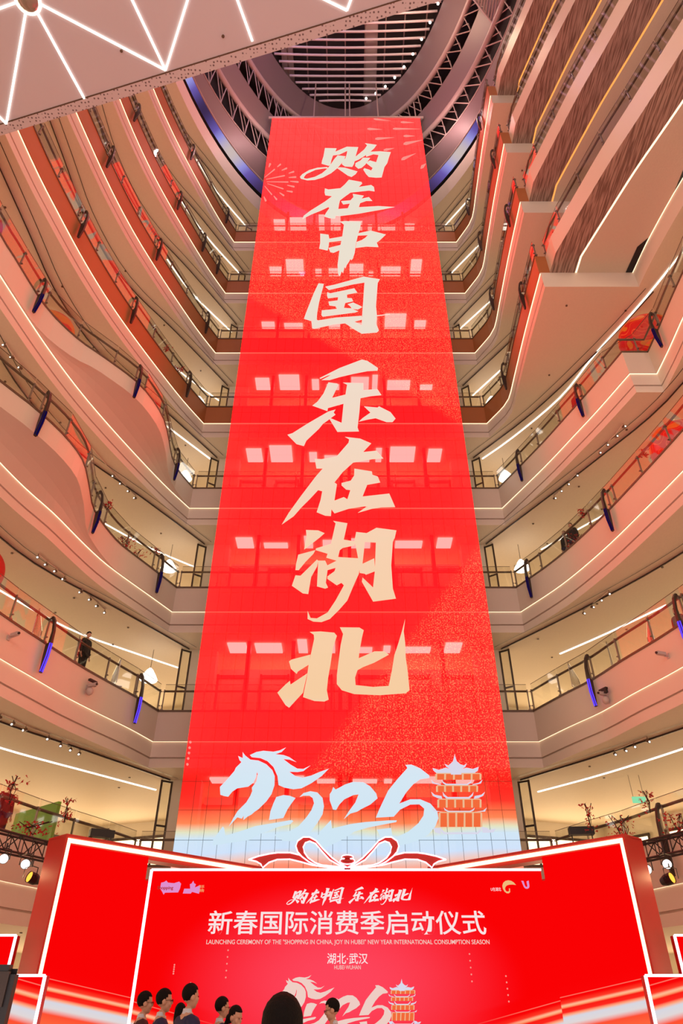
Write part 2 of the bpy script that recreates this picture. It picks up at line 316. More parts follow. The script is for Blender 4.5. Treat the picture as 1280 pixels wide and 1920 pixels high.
CH={'gou': [[(-1.4, 49.67), (-0.6, 49.63), (-0.68, 49.16), (-0.83, 48.66), (-0.94, 47.97), (-0.99, 47.36), (-1.12, 47.27), (-1.59, 47.54), (-1.56, 47.97), (-1.48, 48.53)], [(-0.68, 49.16), (0.11, 49.86), (0.9, 49.8), (0.73, 48.72), (0.59, 47.54), (0.47, 47.12), (-0.02, 47.18), (-0.23, 47.48), (-0.14, 47.97), (0.02, 48.28), (0.11, 48.91), (0.14, 49.29), (-0.39, 48.78), (-0.83, 48.66)], [(-0.52, 48.66), (0.02, 48.53), (-0.14, 47.85), (-0.5, 47.0), (-0.92, 46.32), (-1.46, 45.76), (-1.99, 45.45), (-2.47, 45.39), (-2.51, 45.59), (-2.0, 45.82), (-1.53, 46.29), (-1.18, 46.9), (-0.94, 47.54), (-0.76, 48.1)], [(-1.18, 47.1), (-1.85, 47.0), (-2.39, 46.7), (-2.83, 46.17), (-2.97, 45.82), (-2.9, 45.59), (-2.47, 45.39), (-2.51, 45.59), (-2.69, 45.64), (-2.71, 45.82), (-2.56, 46.2), (-1.97, 46.74), (-1.36, 46.93), (-1.18, 46.9)], [(-0.38, 47.06), (-0.02, 47.0), (0.81, 46.52), (0.68, 46.17), (0.41, 45.82), (0.17, 45.99), (-0.26, 46.58), (-0.53, 46.94)], [(1.37, 50.36), (2.18, 50.12), (1.98, 49.61), (1.75, 49.22), (1.42, 48.72), (1.17, 48.41), (0.91, 48.1), (0.6, 47.85), (0.62, 48.34), (0.92, 48.84), (1.31, 49.48), (1.52, 50.06)], [(1.42, 48.72), (1.74, 49.16), (2.37, 49.22), (3.12, 49.1), (2.98, 48.47), (2.82, 47.61), (2.62, 47.12), (2.54, 46.64), (2.39, 45.76), (2.03, 45.73), (1.55, 45.82), (1.38, 46.17), (1.2, 46.76), (1.27, 46.94), (1.57, 46.76), (1.72, 46.64), (1.88, 47.12), (2.08, 47.73), (2.27, 48.72), (1.92, 48.82), (1.42, 48.47)], [(1.2, 48.34), (1.69, 48.32), (1.5, 47.85), (1.34, 47.42), (1.09, 47.0), (0.87, 46.88), (0.66, 47.24), (0.69, 47.61), (1.04, 47.97)], [(1.4, 47.67), (1.66, 47.97), (2.08, 47.73), (2.0, 46.76), (1.73, 47.12), (1.46, 47.54)]], 'zai': [[(-1.31, 44.39), (-1.08, 44.25), (-0.31, 44.41), (-0.02, 44.9), (0.24, 45.47), (1.06, 45.18), (1.1, 44.99), (0.86, 44.56), (1.68, 44.81), (1.85, 44.56), (1.88, 44.03), (1.52, 44.13), (0.34, 43.89), (-0.07, 43.34), (-0.33, 42.96), (-0.39, 42.48), (-0.43, 41.95), (0.16, 42.04), (0.29, 42.59), (-0.13, 42.48), (-0.26, 42.86), (0.33, 42.96), (0.52, 43.34), (0.48, 43.73), (1.18, 43.51), (1.03, 43.15), (1.5, 43.34), (1.71, 42.89), (1.32, 42.89), (0.94, 42.64), (0.85, 42.16), (2.08, 42.29), (3.08, 42.18), (2.44, 41.95), (1.41, 41.62), (0.84, 41.43), (-0.35, 41.15), (-0.58, 41.18), (-0.63, 40.87), (-0.97, 40.92), (-1.31, 41.12), (-1.18, 41.54), (-0.99, 42.06), (-1.05, 42.18), (-1.55, 41.74), (-2.11, 41.33), (-2.63, 40.82), (-2.56, 41.18), (-2.18, 41.74), (-1.29, 42.8), (-0.83, 43.45), (-1.27, 43.56), (-1.32, 43.89)]], 'zhong': [[(-1.5, 39.25), (-1.0, 39.13), (-0.94, 38.65), (-0.98, 37.9), (-1.03, 37.5), (-1.53, 37.69), (-1.48, 38.27)], [(-0.97, 38.7), (-0.18, 38.94), (-0.18, 38.51), (-0.96, 38.37)], [(-0.32, 40.54), (-0.01, 40.6), (0.97, 40.52), (0.9, 39.82), (0.78, 39.23), (0.64, 38.27), (0.55, 37.25), (0.44, 36.71), (0.36, 36.53), (0.3, 36.66), (0.2, 36.35), (0.09, 36.08), (0.01, 35.73), (-0.04, 35.9), (-0.12, 35.29), (-0.2, 35.47), (-0.3, 34.99), (-0.4, 35.21), (-0.44, 36.08), (-0.34, 37.53), (-0.18, 38.94), (-0.08, 40.21)], [(-0.98, 37.76), (-0.23, 38.09), (-0.28, 37.57), (-0.68, 37.27), (-0.87, 37.34)], [(0.78, 39.28), (1.53, 39.57), (2.43, 39.15), (2.06, 38.56), (1.86, 38.32), (1.95, 37.85), (1.23, 37.9), (0.61, 37.76), (0.67, 38.37), (0.97, 38.56), (1.19, 38.8), (1.36, 39.09), (0.75, 39.04)]], 'guo': [[(-1.49, 34.35), (-1.19, 34.3), (-1.25, 33.86), (-1.41, 32.75), (-1.5, 31.75), (-1.51, 31.2), (-1.42, 31.09), (-1.83, 31.09), (-2.19, 31.27), (-2.1, 31.75), (-1.74, 33.41)], [(-1.79, 31.06), (-1.42, 31.13), (-0.45, 31.37), (0.88, 31.51), (0.9, 31.2), (0.48, 31.03), (0.9, 30.72), (1.76, 30.31), (1.65, 30.15), (0.86, 30.05), (0.52, 30.35), (-0.0, 30.89), (-0.62, 30.79), (-1.62, 30.45), (-1.73, 30.48)], [(-1.11, 34.05), (-0.56, 34.24), (1.03, 34.97), (1.94, 34.73), (1.81, 34.39), (1.66, 32.32), (1.69, 31.61), (1.62, 30.92), (1.76, 30.31), (0.86, 30.11), (0.78, 30.38), (0.87, 30.79), (0.91, 31.75), (0.97, 32.68), (1.07, 34.43), (0.37, 34.24), (-0.1, 34.05), (-0.9, 33.75)], [(-0.99, 33.56), (-0.83, 33.45), (0.5, 33.9), (0.66, 33.52), (0.09, 33.34), (0.11, 33.04), (0.36, 33.01), (0.43, 32.75), (-0.0, 32.61), (-0.07, 32.18), (0.31, 32.14), (0.69, 31.89), (0.53, 31.79), (-1.2, 31.44), (-1.27, 31.58), (-1.26, 31.97), (-0.45, 32.09), (-0.52, 32.32), (-0.86, 32.39), (-0.91, 32.72), (-0.41, 32.83), (-0.39, 33.12), (-0.94, 33.01), (-1.0, 33.26)], [(0.13, 32.5), (0.43, 32.64), (0.81, 32.36), (0.92, 32.25), (0.67, 32.04), (0.36, 32.11), (0.27, 32.32)], [(1.62, 31.54), (2.38, 31.67), (2.4, 31.63), (1.62, 31.46)]], 'le': [[(-1.26, 26.71), (-0.29, 27.43), (0.84, 28.06), (1.12, 27.95), (1.63, 27.43), (1.6, 27.25), (1.1, 27.21), (0.36, 27.0), (-0.28, 26.78), (-0.77, 26.57), (-1.16, 26.57), (-0.68, 26.95), (-0.87, 26.89), (-1.21, 26.66)], [(-0.82, 26.41), (-0.38, 26.32), (-0.35, 26.18), (-0.63, 25.34), (0.01, 25.56), (0.09, 26.25), (-0.11, 26.39), (0.89, 26.36), (0.88, 25.87), (1.56, 25.94), (1.74, 25.53), (1.24, 25.46), (0.73, 25.32), (0.67, 24.43), (0.57, 23.4), (0.63, 23.16), (-0.36, 23.13), (-0.76, 24.0), (-0.64, 23.97), (-0.17, 23.7), (-0.08, 24.95), (-0.82, 24.66), (-0.84, 24.46), (-1.56, 24.82), (-1.32, 25.09), (-1.05, 25.63)], [(-0.79, 24.43), (-0.46, 24.56), (-0.55, 24.36), (-0.46, 24.23), (-0.83, 23.84), (-1.03, 23.65), (-1.21, 23.33), (-1.77, 22.59), (-1.87, 22.26), (-2.21, 22.38), (-2.65, 22.95), (-2.42, 23.05), (-1.75, 23.65)], [(0.89, 24.77), (1.53, 24.69), (1.6, 24.77), (2.13, 24.39), (2.35, 23.97), (2.2, 23.75), (1.92, 23.75), (1.42, 24.0), (1.04, 23.91), (0.64, 23.78), (0.81, 24.0), (1.19, 24.36)]], 'zai2': [[(-0.01, 22.82), (0.68, 22.71), (1.18, 22.42), (0.8, 21.9), (1.41, 21.98), (1.7, 21.52), (1.19, 21.48), (0.35, 21.28), (-0.11, 20.74), (-0.47, 20.15), (-0.36, 20.05), (-0.46, 19.16), (-0.06, 19.35), (0.09, 19.23), (0.22, 19.73), (0.04, 19.76), (-0.16, 19.99), (-0.16, 20.12), (0.24, 20.25), (0.39, 20.54), (0.4, 20.93), (1.17, 20.77), (1.19, 20.58), (1.42, 20.48), (1.52, 20.15), (0.95, 20.02), (0.74, 19.38), (1.89, 19.54), (2.11, 18.82), (1.13, 18.79), (0.83, 18.86), (0.14, 18.73), (-0.45, 18.49), (-0.58, 18.7), (-0.6, 18.35), (-0.84, 18.37), (-1.2, 18.55), (-1.05, 19.2), (-0.99, 19.67), (-1.17, 19.73), (-1.5, 19.26), (-1.84, 18.82), (-2.16, 18.34), (-2.63, 17.92), (-2.37, 18.52), (-1.91, 19.38), (-1.29, 20.48), (-0.99, 20.94), (-1.27, 20.94), (-1.36, 21.5), (-1.05, 21.48), (-0.38, 21.65), (0.15, 22.46), (0.18, 22.67)], [(0.53, 18.52), (0.88, 18.82), (1.62, 18.82), (1.12, 18.73)]], 'hu': [[(-1.62, 17.64), (-1.12, 17.62), (-0.85, 17.48), (-1.06, 17.25), (-1.66, 16.68), (-1.59, 17.33)], [(-1.89, 16.43), (-1.21, 16.65), (-1.28, 16.48), (-1.59, 16.09), (-1.84, 15.71), (-1.97, 15.71), (-1.96, 15.99)], [(-1.96, 15.47), (-1.76, 15.45), (-1.13, 16.2), (-1.08, 16.15), (-1.12, 15.88), (-1.34, 15.39), (-1.43, 14.63), (-1.64, 14.66), (-2.08, 15.0)], [(-0.5, 18.1), (0.09, 17.98), (-0.06, 17.16), (0.4, 17.07), (0.37, 16.88), (-0.1, 16.76), (-0.22, 16.65), (-0.29, 16.32), (0.51, 16.26), (0.6, 16.04), (0.54, 15.55), (0.31, 14.97), (0.08, 14.35), (-0.23, 13.95), (-0.58, 13.56), (-0.89, 13.43), (-1.2, 13.45), (-1.42, 13.56), (-1.43, 13.9), (-1.31, 13.6), (-1.07, 13.58), (-0.67, 13.83), (-0.37, 14.35), (-0.05, 15.02), (-0.15, 15.13), (-0.33, 15.02), (-0.7, 15.31), (-0.7, 15.42), (-0.42, 15.66), (-0.38, 15.82), (-0.7, 15.71), (-0.76, 15.13), (-0.67, 14.92), (-0.78, 14.87), (-1.1, 14.97), (-1.08, 16.15), (-0.8, 16.15), (-0.71, 15.93), (-0.34, 16.15), (-0.76, 16.29), (-0.71, 16.48), (-1.19, 16.65), (-1.19, 16.73), (-0.58, 16.96), (-0.4, 17.98)], [(0.45, 17.54), (0.9, 17.48), (0.8, 17.05), (0.74, 16.48), (0.69, 16.04), (0.73, 15.55), (0.57, 15.58), (0.55, 16.04), (0.42, 16.88), (0.37, 17.07)], [(0.83, 17.45), (1.29, 17.75), (2.11, 17.62), (2.02, 17.22), (1.23, 17.02), (0.78, 17.05)], [(1.26, 17.28), (2.03, 17.28), (1.94, 17.05), (1.83, 15.93), (1.85, 14.87), (1.95, 14.43), (1.07, 14.3), (0.65, 15.18), (0.68, 15.37), (1.08, 14.92), (1.17, 15.66)], [(0.67, 15.99), (1.16, 16.26), (1.19, 15.66), (0.82, 15.5), (0.66, 15.61)]], 'bei': [[(-1.32, 13.02), (-0.92, 13.04), (-0.41, 12.99), (-0.31, 12.86), (-0.45, 12.39), (-0.53, 11.75), (-0.61, 11.23), (-0.65, 10.76), (-0.58, 10.42), (-0.73, 10.35), (-1.08, 10.37), (-1.48, 10.51), (-1.46, 10.67), (-1.37, 11.23), (-1.32, 11.75), (-1.26, 12.09), (-1.15, 12.74), (-1.17, 12.91)], [(-1.27, 12.11), (-1.31, 11.73), (-1.7, 11.46), (-1.74, 11.37), (-1.95, 11.56), (-2.04, 11.85), (-1.94, 11.92)], [(-1.36, 11.39), (-1.49, 10.67), (-1.95, 10.13), (-2.08, 10.22), (-2.39, 10.67), (-2.12, 10.97), (-1.97, 11.11), (-1.94, 10.97)], [(-0.2, 13.21), (0.53, 13.2), (0.69, 13.09), (0.62, 12.79), (0.52, 12.24), (0.49, 11.97), (1.07, 12.24), (1.43, 12.24), (1.59, 12.11), (1.05, 11.8), (0.64, 11.63), (0.44, 11.51), (0.35, 11.23), (0.37, 10.95), (0.99, 10.88), (1.54, 10.92), (1.68, 11.51), (1.79, 12.09), (1.95, 12.54), (2.11, 13.04), (2.26, 13.56), (2.18, 13.04), (2.21, 12.59), (2.2, 11.99), (2.24, 11.51), (2.27, 10.76), (2.13, 10.65), (1.2, 10.58), (0.32, 10.62), (-0.12, 10.76), (-0.3, 10.99), (-0.3, 11.32), (-0.17, 12.49), (-0.08, 12.94)]]}
EM={'horse_head': [[(-3.43, 8.61), (-3.33, 8.49), (-3.15, 8.36), (-2.88, 8.33), (-2.61, 8.21), (-2.4, 8.02), (-2.31, 7.83), (-2.3, 7.55), (-2.38, 7.27), (-2.53, 7.05), (-2.77, 6.81), (-2.88, 6.74), (-2.98, 6.65), (-3.1, 6.59), (-3.22, 6.49), (-3.22, 6.62), (-3.27, 6.53), (-3.42, 6.57), (-3.66, 6.3), (-3.54, 6.55), (-3.43, 6.75), (-3.17, 7.02), (-3.06, 7.22), (-3.01, 7.36), (-3.03, 7.47), (-2.9, 7.66), (-2.87, 7.89), (-2.9, 7.96), (-2.92, 7.8), (-2.99, 7.63), (-3.15, 7.5), (-3.5, 7.45), (-3.65, 7.35), (-3.77, 7.19), (-3.9, 7.21), (-4.03, 7.25), (-4.07, 7.49), (-3.88, 7.7), (-3.65, 7.99), (-3.61, 8.1), (-3.44, 8.28), (-3.51, 8.34), (-3.57, 8.48), (-3.41, 8.41)]], 'horse_mane': [[(-3.18, 8.51), (-2.97, 8.61), (-2.74, 8.65), (-2.4, 8.62), (-2.2, 8.66), (-1.99, 8.76), (-2.13, 8.61), (-2.33, 8.54), (-2.06, 8.51), (-1.86, 8.44), (-1.62, 8.28), (-1.85, 8.36), (-2.06, 8.38), (-1.81, 8.2), (-1.58, 8.07), (-1.38, 8.06), (-1.15, 8.17), (-1.38, 7.99), (-1.57, 7.96), (-1.84, 7.97), (-1.63, 7.83), (-1.4, 7.78), (-1.11, 7.85), (-0.85, 7.96), (-0.54, 8.07), (-0.78, 7.83), (-1.1, 7.61), (-1.42, 7.45), (-1.68, 7.42), (-1.97, 7.47), (-2.17, 7.55), (-2.22, 7.83), (-2.37, 8.12), (-2.58, 8.31), (-2.82, 8.41), (-3.11, 8.44)]], 'digit_two': [[(-4.11, 5.92), (-3.85, 6.3), (-3.8, 6.25), (-3.74, 6.03), (-3.19, 6.19), (-2.83, 6.31), (-2.2, 6.41), (-1.7, 6.49), (-1.64, 6.46), (-1.73, 6.37), (-2.13, 6.28), (-2.44, 6.16), (-2.68, 6.08), (-2.98, 5.91), (-4.09, 5.76)]], 'digit_zero': [[(-2.22, 7.18), (-1.99, 7.24), (-1.8, 7.22), (-1.6, 7.15), (-1.72, 6.99), (-1.84, 6.81), (-1.96, 6.55), (-2.41, 6.49), (-2.38, 6.75), (-2.3, 6.99)], [(-1.47, 7.18), (-1.35, 7.3), (-1.13, 7.36), (-0.9, 7.32), (-0.73, 7.15), (-0.68, 6.9), (-0.72, 6.66), (-0.88, 6.4), (-1.09, 6.14), (-1.3, 5.99), (-1.52, 5.88), (-1.92, 5.88), (-2.23, 6.06), (-1.75, 6.16), (-1.47, 6.31), (-1.23, 6.57), (-1.08, 6.78), (-1.0, 6.99), (-1.05, 7.15), (-1.15, 7.22), (-1.35, 7.22)]], 'second_digit_two': [[(-0.39, 7.49), (-0.31, 7.41), (-0.0, 7.57), (0.26, 7.65), (0.59, 7.64), (0.81, 7.51), (1.0, 7.29), (1.04, 7.14), (0.8, 6.95), (0.54, 6.83), (0.38, 6.74), (0.16, 6.68), (-0.05, 6.51), (0.13, 6.77), (0.32, 7.01), (0.43, 7.26), (0.26, 7.24), (-0.03, 7.11), (-0.19, 6.95), (-0.29, 6.79), (-0.39, 6.8), (-0.5, 7.08), (-0.5, 7.27), (-0.44, 7.35)], [(-0.45, 6.49), (-0.42, 6.24), (0.16, 6.37), (0.63, 6.43), (1.39, 6.48), (1.63, 6.48), (1.61, 6.43), (1.1, 6.34), (0.72, 6.27), (0.28, 6.15), (-0.1, 5.92), (-0.59, 5.7), (-1.02, 5.7), (-0.79, 6.15)]], 'digit_six': [[(1.99, 8.19), (2.19, 8.2), (2.47, 8.08), (2.76, 7.85), (2.75, 7.77), (2.45, 7.73), (2.21, 7.57), (1.97, 7.32), (1.73, 6.98), (2.09, 7.11), (2.41, 7.11), (2.73, 6.98), (2.93, 6.74), (2.95, 6.54), (2.83, 6.3), (2.6, 6.07), (2.27, 5.9), (1.96, 5.81), (1.67, 5.75), (1.62, 6.0), (1.97, 6.15), (2.3, 6.39), (2.48, 6.62), (2.52, 6.83), (2.37, 6.96), (2.08, 6.95), (1.75, 6.8), (1.54, 6.59), (0.97, 6.56), (1.08, 6.8), (1.39, 7.38), (1.7, 7.73), (2.05, 8.09)], [(0.99, 6.21), (1.44, 6.26), (1.47, 6.04), (1.65, 6.0), (1.67, 5.75), (1.24, 5.73), (1.09, 6.01)]], 'tower_walls': [[(3.01, 7.93), (4.43, 7.93), (4.41, 7.72), (2.99, 7.72)], [(3.0, 7.55), (4.28, 7.55), (4.25, 7.34), (2.99, 7.34)], [(3.01, 7.13), (4.34, 7.13), (4.31, 6.86), (2.99, 6.86)], [(3.02, 6.73), (4.32, 6.73), (4.27, 6.29), (2.98, 6.29)]], 'tower_eaves': [[(3.65, 8.55), (3.67, 8.44), (3.7, 8.31), (3.81, 8.21), (3.92, 8.17), (4.03, 8.25), (3.97, 8.13), (3.86, 8.06), (3.44, 8.06), (3.34, 8.13), (3.28, 8.23), (3.41, 8.17), (3.57, 8.3), (3.62, 8.44)], [(2.88, 8.09), (3.08, 8.03), (3.31, 8.1), (3.44, 8.06), (3.86, 8.06), (4.0, 8.1), (4.21, 8.06), (4.41, 8.13), (4.37, 8.01), (4.25, 7.93), (3.81, 7.93), (3.81, 7.88), (3.47, 7.88), (3.47, 7.93), (2.99, 7.93), (2.9, 8.01)], [(3.15, 7.72), (3.21, 7.64), (3.3, 7.59), (3.96, 7.59), (4.06, 7.64), (4.13, 7.72), (4.1, 7.62), (3.98, 7.55), (3.27, 7.55), (3.17, 7.62)], [(2.8, 7.72), (2.91, 7.62), (3.1, 7.58), (3.12, 7.55), (2.98, 7.57), (2.84, 7.6)], [(4.49, 7.72), (4.35, 7.62), (4.16, 7.58), (4.13, 7.55), (4.28, 7.57), (4.42, 7.6)], [(3.15, 7.34), (3.21, 7.25), (3.3, 7.18), (3.97, 7.18), (4.07, 7.25), (4.15, 7.34), (4.11, 7.22), (3.99, 7.13), (3.26, 7.13), (3.16, 7.22)], [(2.78, 7.34), (2.89, 7.25), (3.1, 7.21), (3.12, 7.13), (2.97, 7.15), (2.82, 7.22)], [(4.52, 7.34), (4.39, 7.25), (4.17, 7.21), (4.14, 7.13), (4.29, 7.15), (4.45, 7.22)], [(3.15, 6.86), (3.21, 6.8), (3.3, 6.76), (3.96, 6.76), (4.06, 6.8), (4.13, 6.86), (4.1, 6.78), (3.99, 6.73), (3.27, 6.73), (3.17, 6.78)], [(2.76, 6.86), (2.87, 6.77), (3.1, 6.73), (3.12, 6.73), (2.98, 6.74), (2.8, 6.74)], [(4.52, 6.86), (4.39, 6.77), (4.16, 6.73), (4.13, 6.73), (4.28, 6.74), (4.45, 6.74)], [(2.98, 6.29), (3.04, 6.2), (3.12, 6.13), (4.12, 6.13), (4.22, 6.2), (4.29, 6.29), (4.25, 6.16), (4.14, 6.08), (3.09, 6.08), (3.0, 6.16)], [(2.76, 6.26), (2.98, 6.26), (2.99, 6.08), (2.81, 6.13)], [(4.29, 6.29), (4.45, 6.26), (4.52, 6.2), (4.73, 6.24), (4.64, 6.13), (4.48, 6.12), (4.3, 6.12)]], 'tower_columns': [[(2.99, 7.93), (4.45, 7.93), (4.44, 7.9), (2.99, 7.9)], [(2.96, 7.9), (3.02, 7.9), (3.0, 7.72), (2.94, 7.72)], [(3.25, 7.9), (3.31, 7.9), (3.29, 7.72), (3.23, 7.72)], [(3.54, 7.9), (3.6, 7.9), (3.58, 7.72), (3.52, 7.72)], [(3.83, 7.9), (3.89, 7.9), (3.87, 7.72), (3.81, 7.72)], [(4.12, 7.9), (4.18, 7.9), (4.16, 7.72), (4.1, 7.72)], [(4.41, 7.9), (4.47, 7.9), (4.45, 7.72), (4.39, 7.72)], [(2.99, 7.55), (4.29, 7.55), (4.29, 7.52), (2.99, 7.52)], [(2.95, 7.52), (3.01, 7.52), (3.0, 7.34), (2.94, 7.34)], [(3.21, 7.52), (3.27, 7.52), (3.26, 7.34), (3.2, 7.34)], [(3.47, 7.52), (3.53, 7.52), (3.52, 7.34), (3.46, 7.34)], [(3.74, 7.52), (3.8, 7.52), (3.78, 7.34), (3.72, 7.34)], [(4.0, 7.52), (4.06, 7.52), (4.04, 7.34), (3.98, 7.34)], [(4.26, 7.52), (4.32, 7.52), (4.29, 7.34), (4.24, 7.34)], [(3.0, 7.13), (4.35, 7.13), (4.35, 7.1), (2.99, 7.1)], [(2.96, 7.1), (3.02, 7.1), (3.0, 6.86), (2.94, 6.86)], [(3.23, 7.1), (3.29, 7.1), (3.27, 6.86), (3.21, 6.86)], [(3.5, 7.1), (3.56, 7.1), (3.54, 6.86), (3.48, 6.86)], [(3.77, 7.1), (3.83, 7.1), (3.81, 6.86), (3.75, 6.86)], [(4.05, 7.1), (4.1, 7.1), (4.08, 6.86), (4.02, 6.86)], [(4.32, 7.1), (4.38, 7.1), (4.35, 6.86), (4.29, 6.86)], [(3.0, 6.73), (4.33, 6.73), (4.33, 6.7), (3.0, 6.7)], [(2.97, 6.7), (3.03, 6.7), (2.99, 6.29), (2.94, 6.29)], [(3.23, 6.7), (3.29, 6.7), (3.26, 6.29), (3.2, 6.29)], [(3.5, 6.7), (3.56, 6.7), (3.52, 6.29), (3.46, 6.29)], [(3.77, 6.7), (3.82, 6.7), (3.78, 6.29), (3.72, 6.29)], [(4.03, 6.7), (4.09, 6.7), (4.04, 6.29), (3.99, 6.29)], [(4.3, 6.7), (4.35, 6.7), (4.31, 6.29), (4.25, 6.29)]], 'firework_burst': [[(-5.3, 45.77), (-4.73, 46.85), (-4.67, 46.85), (-4.67, 46.73), (-5.28, 45.73)], [(-5.18, 45.55), (-4.01, 46.06), (-3.95, 46.0), (-3.99, 45.91), (-5.17, 45.49)], [(-5.11, 45.24), (-3.73, 45.25), (-3.68, 45.18), (-3.72, 45.11), (-5.11, 45.19)], [(-5.05, 45.01), (-3.99, 44.41), (-3.96, 44.31), (-4.01, 44.28), (-5.05, 44.96)], [(-5.2, 44.71), (-4.66, 43.7), (-4.66, 43.59), (-4.71, 43.61), (-5.22, 44.67)], [(-5.12, 47.1), (-5.1, 47.58), (-5.02, 47.62), (-4.97, 47.48), (-5.07, 47.06)], [(-4.55, 47.16), (-4.38, 47.54), (-4.31, 47.52), (-4.3, 47.37), (-4.51, 47.09)], [(-4.23, 46.7), (-3.93, 47.04), (-3.86, 46.97), (-3.88, 46.83), (-4.21, 46.62)], [(-3.74, 46.33), (-3.44, 46.6), (-3.37, 46.52), (-3.39, 46.39), (-3.72, 46.25)], [(-3.71, 45.79), (-3.25, 45.91), (-3.2, 45.81), (-3.24, 45.7), (-3.7, 45.71)], [(-3.59, 45.31), (-3.07, 45.29), (-3.02, 45.17), (-3.07, 45.08), (-3.59, 45.23)], [(-3.75, 44.82), (-3.3, 44.7), (-3.26, 44.58), (-3.31, 44.5), (-3.75, 44.74)], [(-3.76, 44.12), (-3.39, 44.08), (-3.35, 43.97), (-3.4, 43.88), (-3.76, 44.04)], [(-4.19, 43.91), (-3.89, 43.62), (-3.87, 43.49), (-3.94, 43.45), (-4.21, 43.84)], [(-4.53, 43.51), (-4.3, 43.13), (-4.31, 43.0), (-4.38, 43.0), (-4.56, 43.46)], [(-5.15, 43.42), (-4.96, 42.95), (-4.99, 42.82), (-5.07, 42.85), (-5.19, 43.38)]], 'firework_drops': [[(2.64, 52.37), (1.76, 52.27), (1.58, 52.37), (1.58, 52.54), (1.77, 52.61)], [(3.45, 51.19), (2.28, 50.83), (2.1, 50.9), (2.1, 51.08), (2.28, 51.2)], [(3.38, 49.66), (2.83, 49.27), (2.64, 49.29), (2.64, 49.47), (2.81, 49.62)], [(4.84, 48.95), (3.99, 48.04), (3.79, 48.0), (3.8, 48.2), (3.93, 48.43)], [(5.42, 50.83), (4.24, 50.11), (4.04, 50.15), (4.06, 50.37), (4.22, 50.55)], [(5.44, 47.59), (5.22, 46.99), (5.01, 46.85), (5.02, 47.02), (5.09, 47.32)], [(4.98, 53.4), (4.18, 53.32), (4.0, 53.41), (4.01, 53.56), (4.2, 53.62)], [(5.37, 52.45), (3.58, 52.32), (3.4, 52.4), (3.41, 52.55), (3.59, 52.62)], [(3.3, 53.68), (2.25, 53.79), (2.07, 53.9), (2.07, 54.03), (2.27, 54.06)], [(4.91, 51.4), (4.28, 51.24), (4.1, 51.32), (4.11, 51.48), (4.3, 51.57)]], 'light_dot': [[(-5.18, 8.94), (-5.19, 8.91), (-5.22, 8.89), (-5.25, 8.91), (-5.27, 8.94), (-5.26, 8.97), (-5.23, 8.98), (-5.2, 8.97)], [(-5.18, 8.75), (-5.19, 8.72), (-5.22, 8.71), (-5.25, 8.72), (-5.27, 8.75), (-5.26, 8.78), (-5.23, 8.8), (-5.2, 8.78)], [(-5.18, 8.58), (-5.19, 8.55), (-5.21, 8.53), (-5.25, 8.55), (-5.26, 8.58), (-5.26, 8.61), (-5.23, 8.62), (-5.19, 8.61)], [(-5.18, 8.4), (-5.19, 8.37), (-5.22, 8.35), (-5.25, 8.37), (-5.27, 8.4), (-5.26, 8.42), (-5.23, 8.44), (-5.2, 8.43)], [(-5.18, 8.21), (-5.19, 8.18), (-5.22, 8.16), (-5.25, 8.18), (-5.26, 8.21), (-5.26, 8.24), (-5.23, 8.25), (-5.2, 8.24)]]}
FIN={('L', 9): [(-9.68, 20.68), (-7.92, 24.65)], ('L', 8): [(-10.86, 15.8), (-9.55, 20.5), (-8.39, 23.3), (-7.89, 24.73)], ('L', 7): [(-10.79, 15.56), (-9.53, 20.28), (-7.72, 24.62)], ('L', 6): [(-10.8, 15.27), (-9.74, 19.93), (-7.92, 24.4)], ('L', 5): [(-10.93, 14.66), (-8.41, 18.82), (-7.9, 24.26)], ('L', 4): [(-9.24, 15.37), (-9.25, 20.49), (-7.86, 24.73)], ('L', 3): [(-9.54, 20.02), (-7.74, 24.66)], ('L', 2): [(-9.85, 18.6)], ('R', 9): [(8.28, 24.33), (8.04, 18.76)], ('R', 8): [(7.93, 23.39), (7.87, 18.43)], ('R', 7): [(7.97, 23.37), (7.91, 18.27)], ('R', 6): [(8.26, 23.83), (8.1, 18.64)], ('R', 5): [(8.11, 24.26), (9.81, 19.79), (11.6, 16.68)], ('R', 4): [(8.19, 24.94), (9.78, 20.01)], ('R', 3): [(8.68, 22.91), (10.13, 18.55)], ('R', 2): [(7.64, 20.62)]}
CAN={'edge': [(-8.99, 8.56), (2.2, 5.6)], 'nodes': {'a': (-8.7, 8.26, 20.0), 'b': (-4.35, 7.02, 20.0), 'c': (0.04, 5.8, 20.0), 'o': (-7.15, 5.6, 20.0)}, 'segs': [((-7.23, 5.74, 20.0), (-8.7, 8.26, 20.0)), ((-7.06, 5.72, 20.0), (-6.51, 7.66, 20.0)), ((-6.93, 5.66, 20.0), (-4.35, 7.02, 20.0)), ((-7.33, 5.62, 20.0), (-8.39, 5.91, 20.0)), ((-4.8, 5.6, 20.0), (-4.35, 7.02, 20.0)), ((-3.55, 5.6, 20.0), (-4.35, 7.02, 20.0)), ((-2.43, 5.6, 20.0), (-2.18, 6.41, 20.0)), ((-0.44, 5.6, 20.0), (0.04, 5.8, 20.0)), ((0.21, 5.4, 20.0), (0.04, 5.8, 20.0)), ((-9.04, 7.72, 20.0), (-8.7, 8.26, 20.0))]}
ords={2:'lowest',3:'second',4:'third',5:'fourth',6:'fifth',7:'sixth',8:'seventh',9:'topmost'}
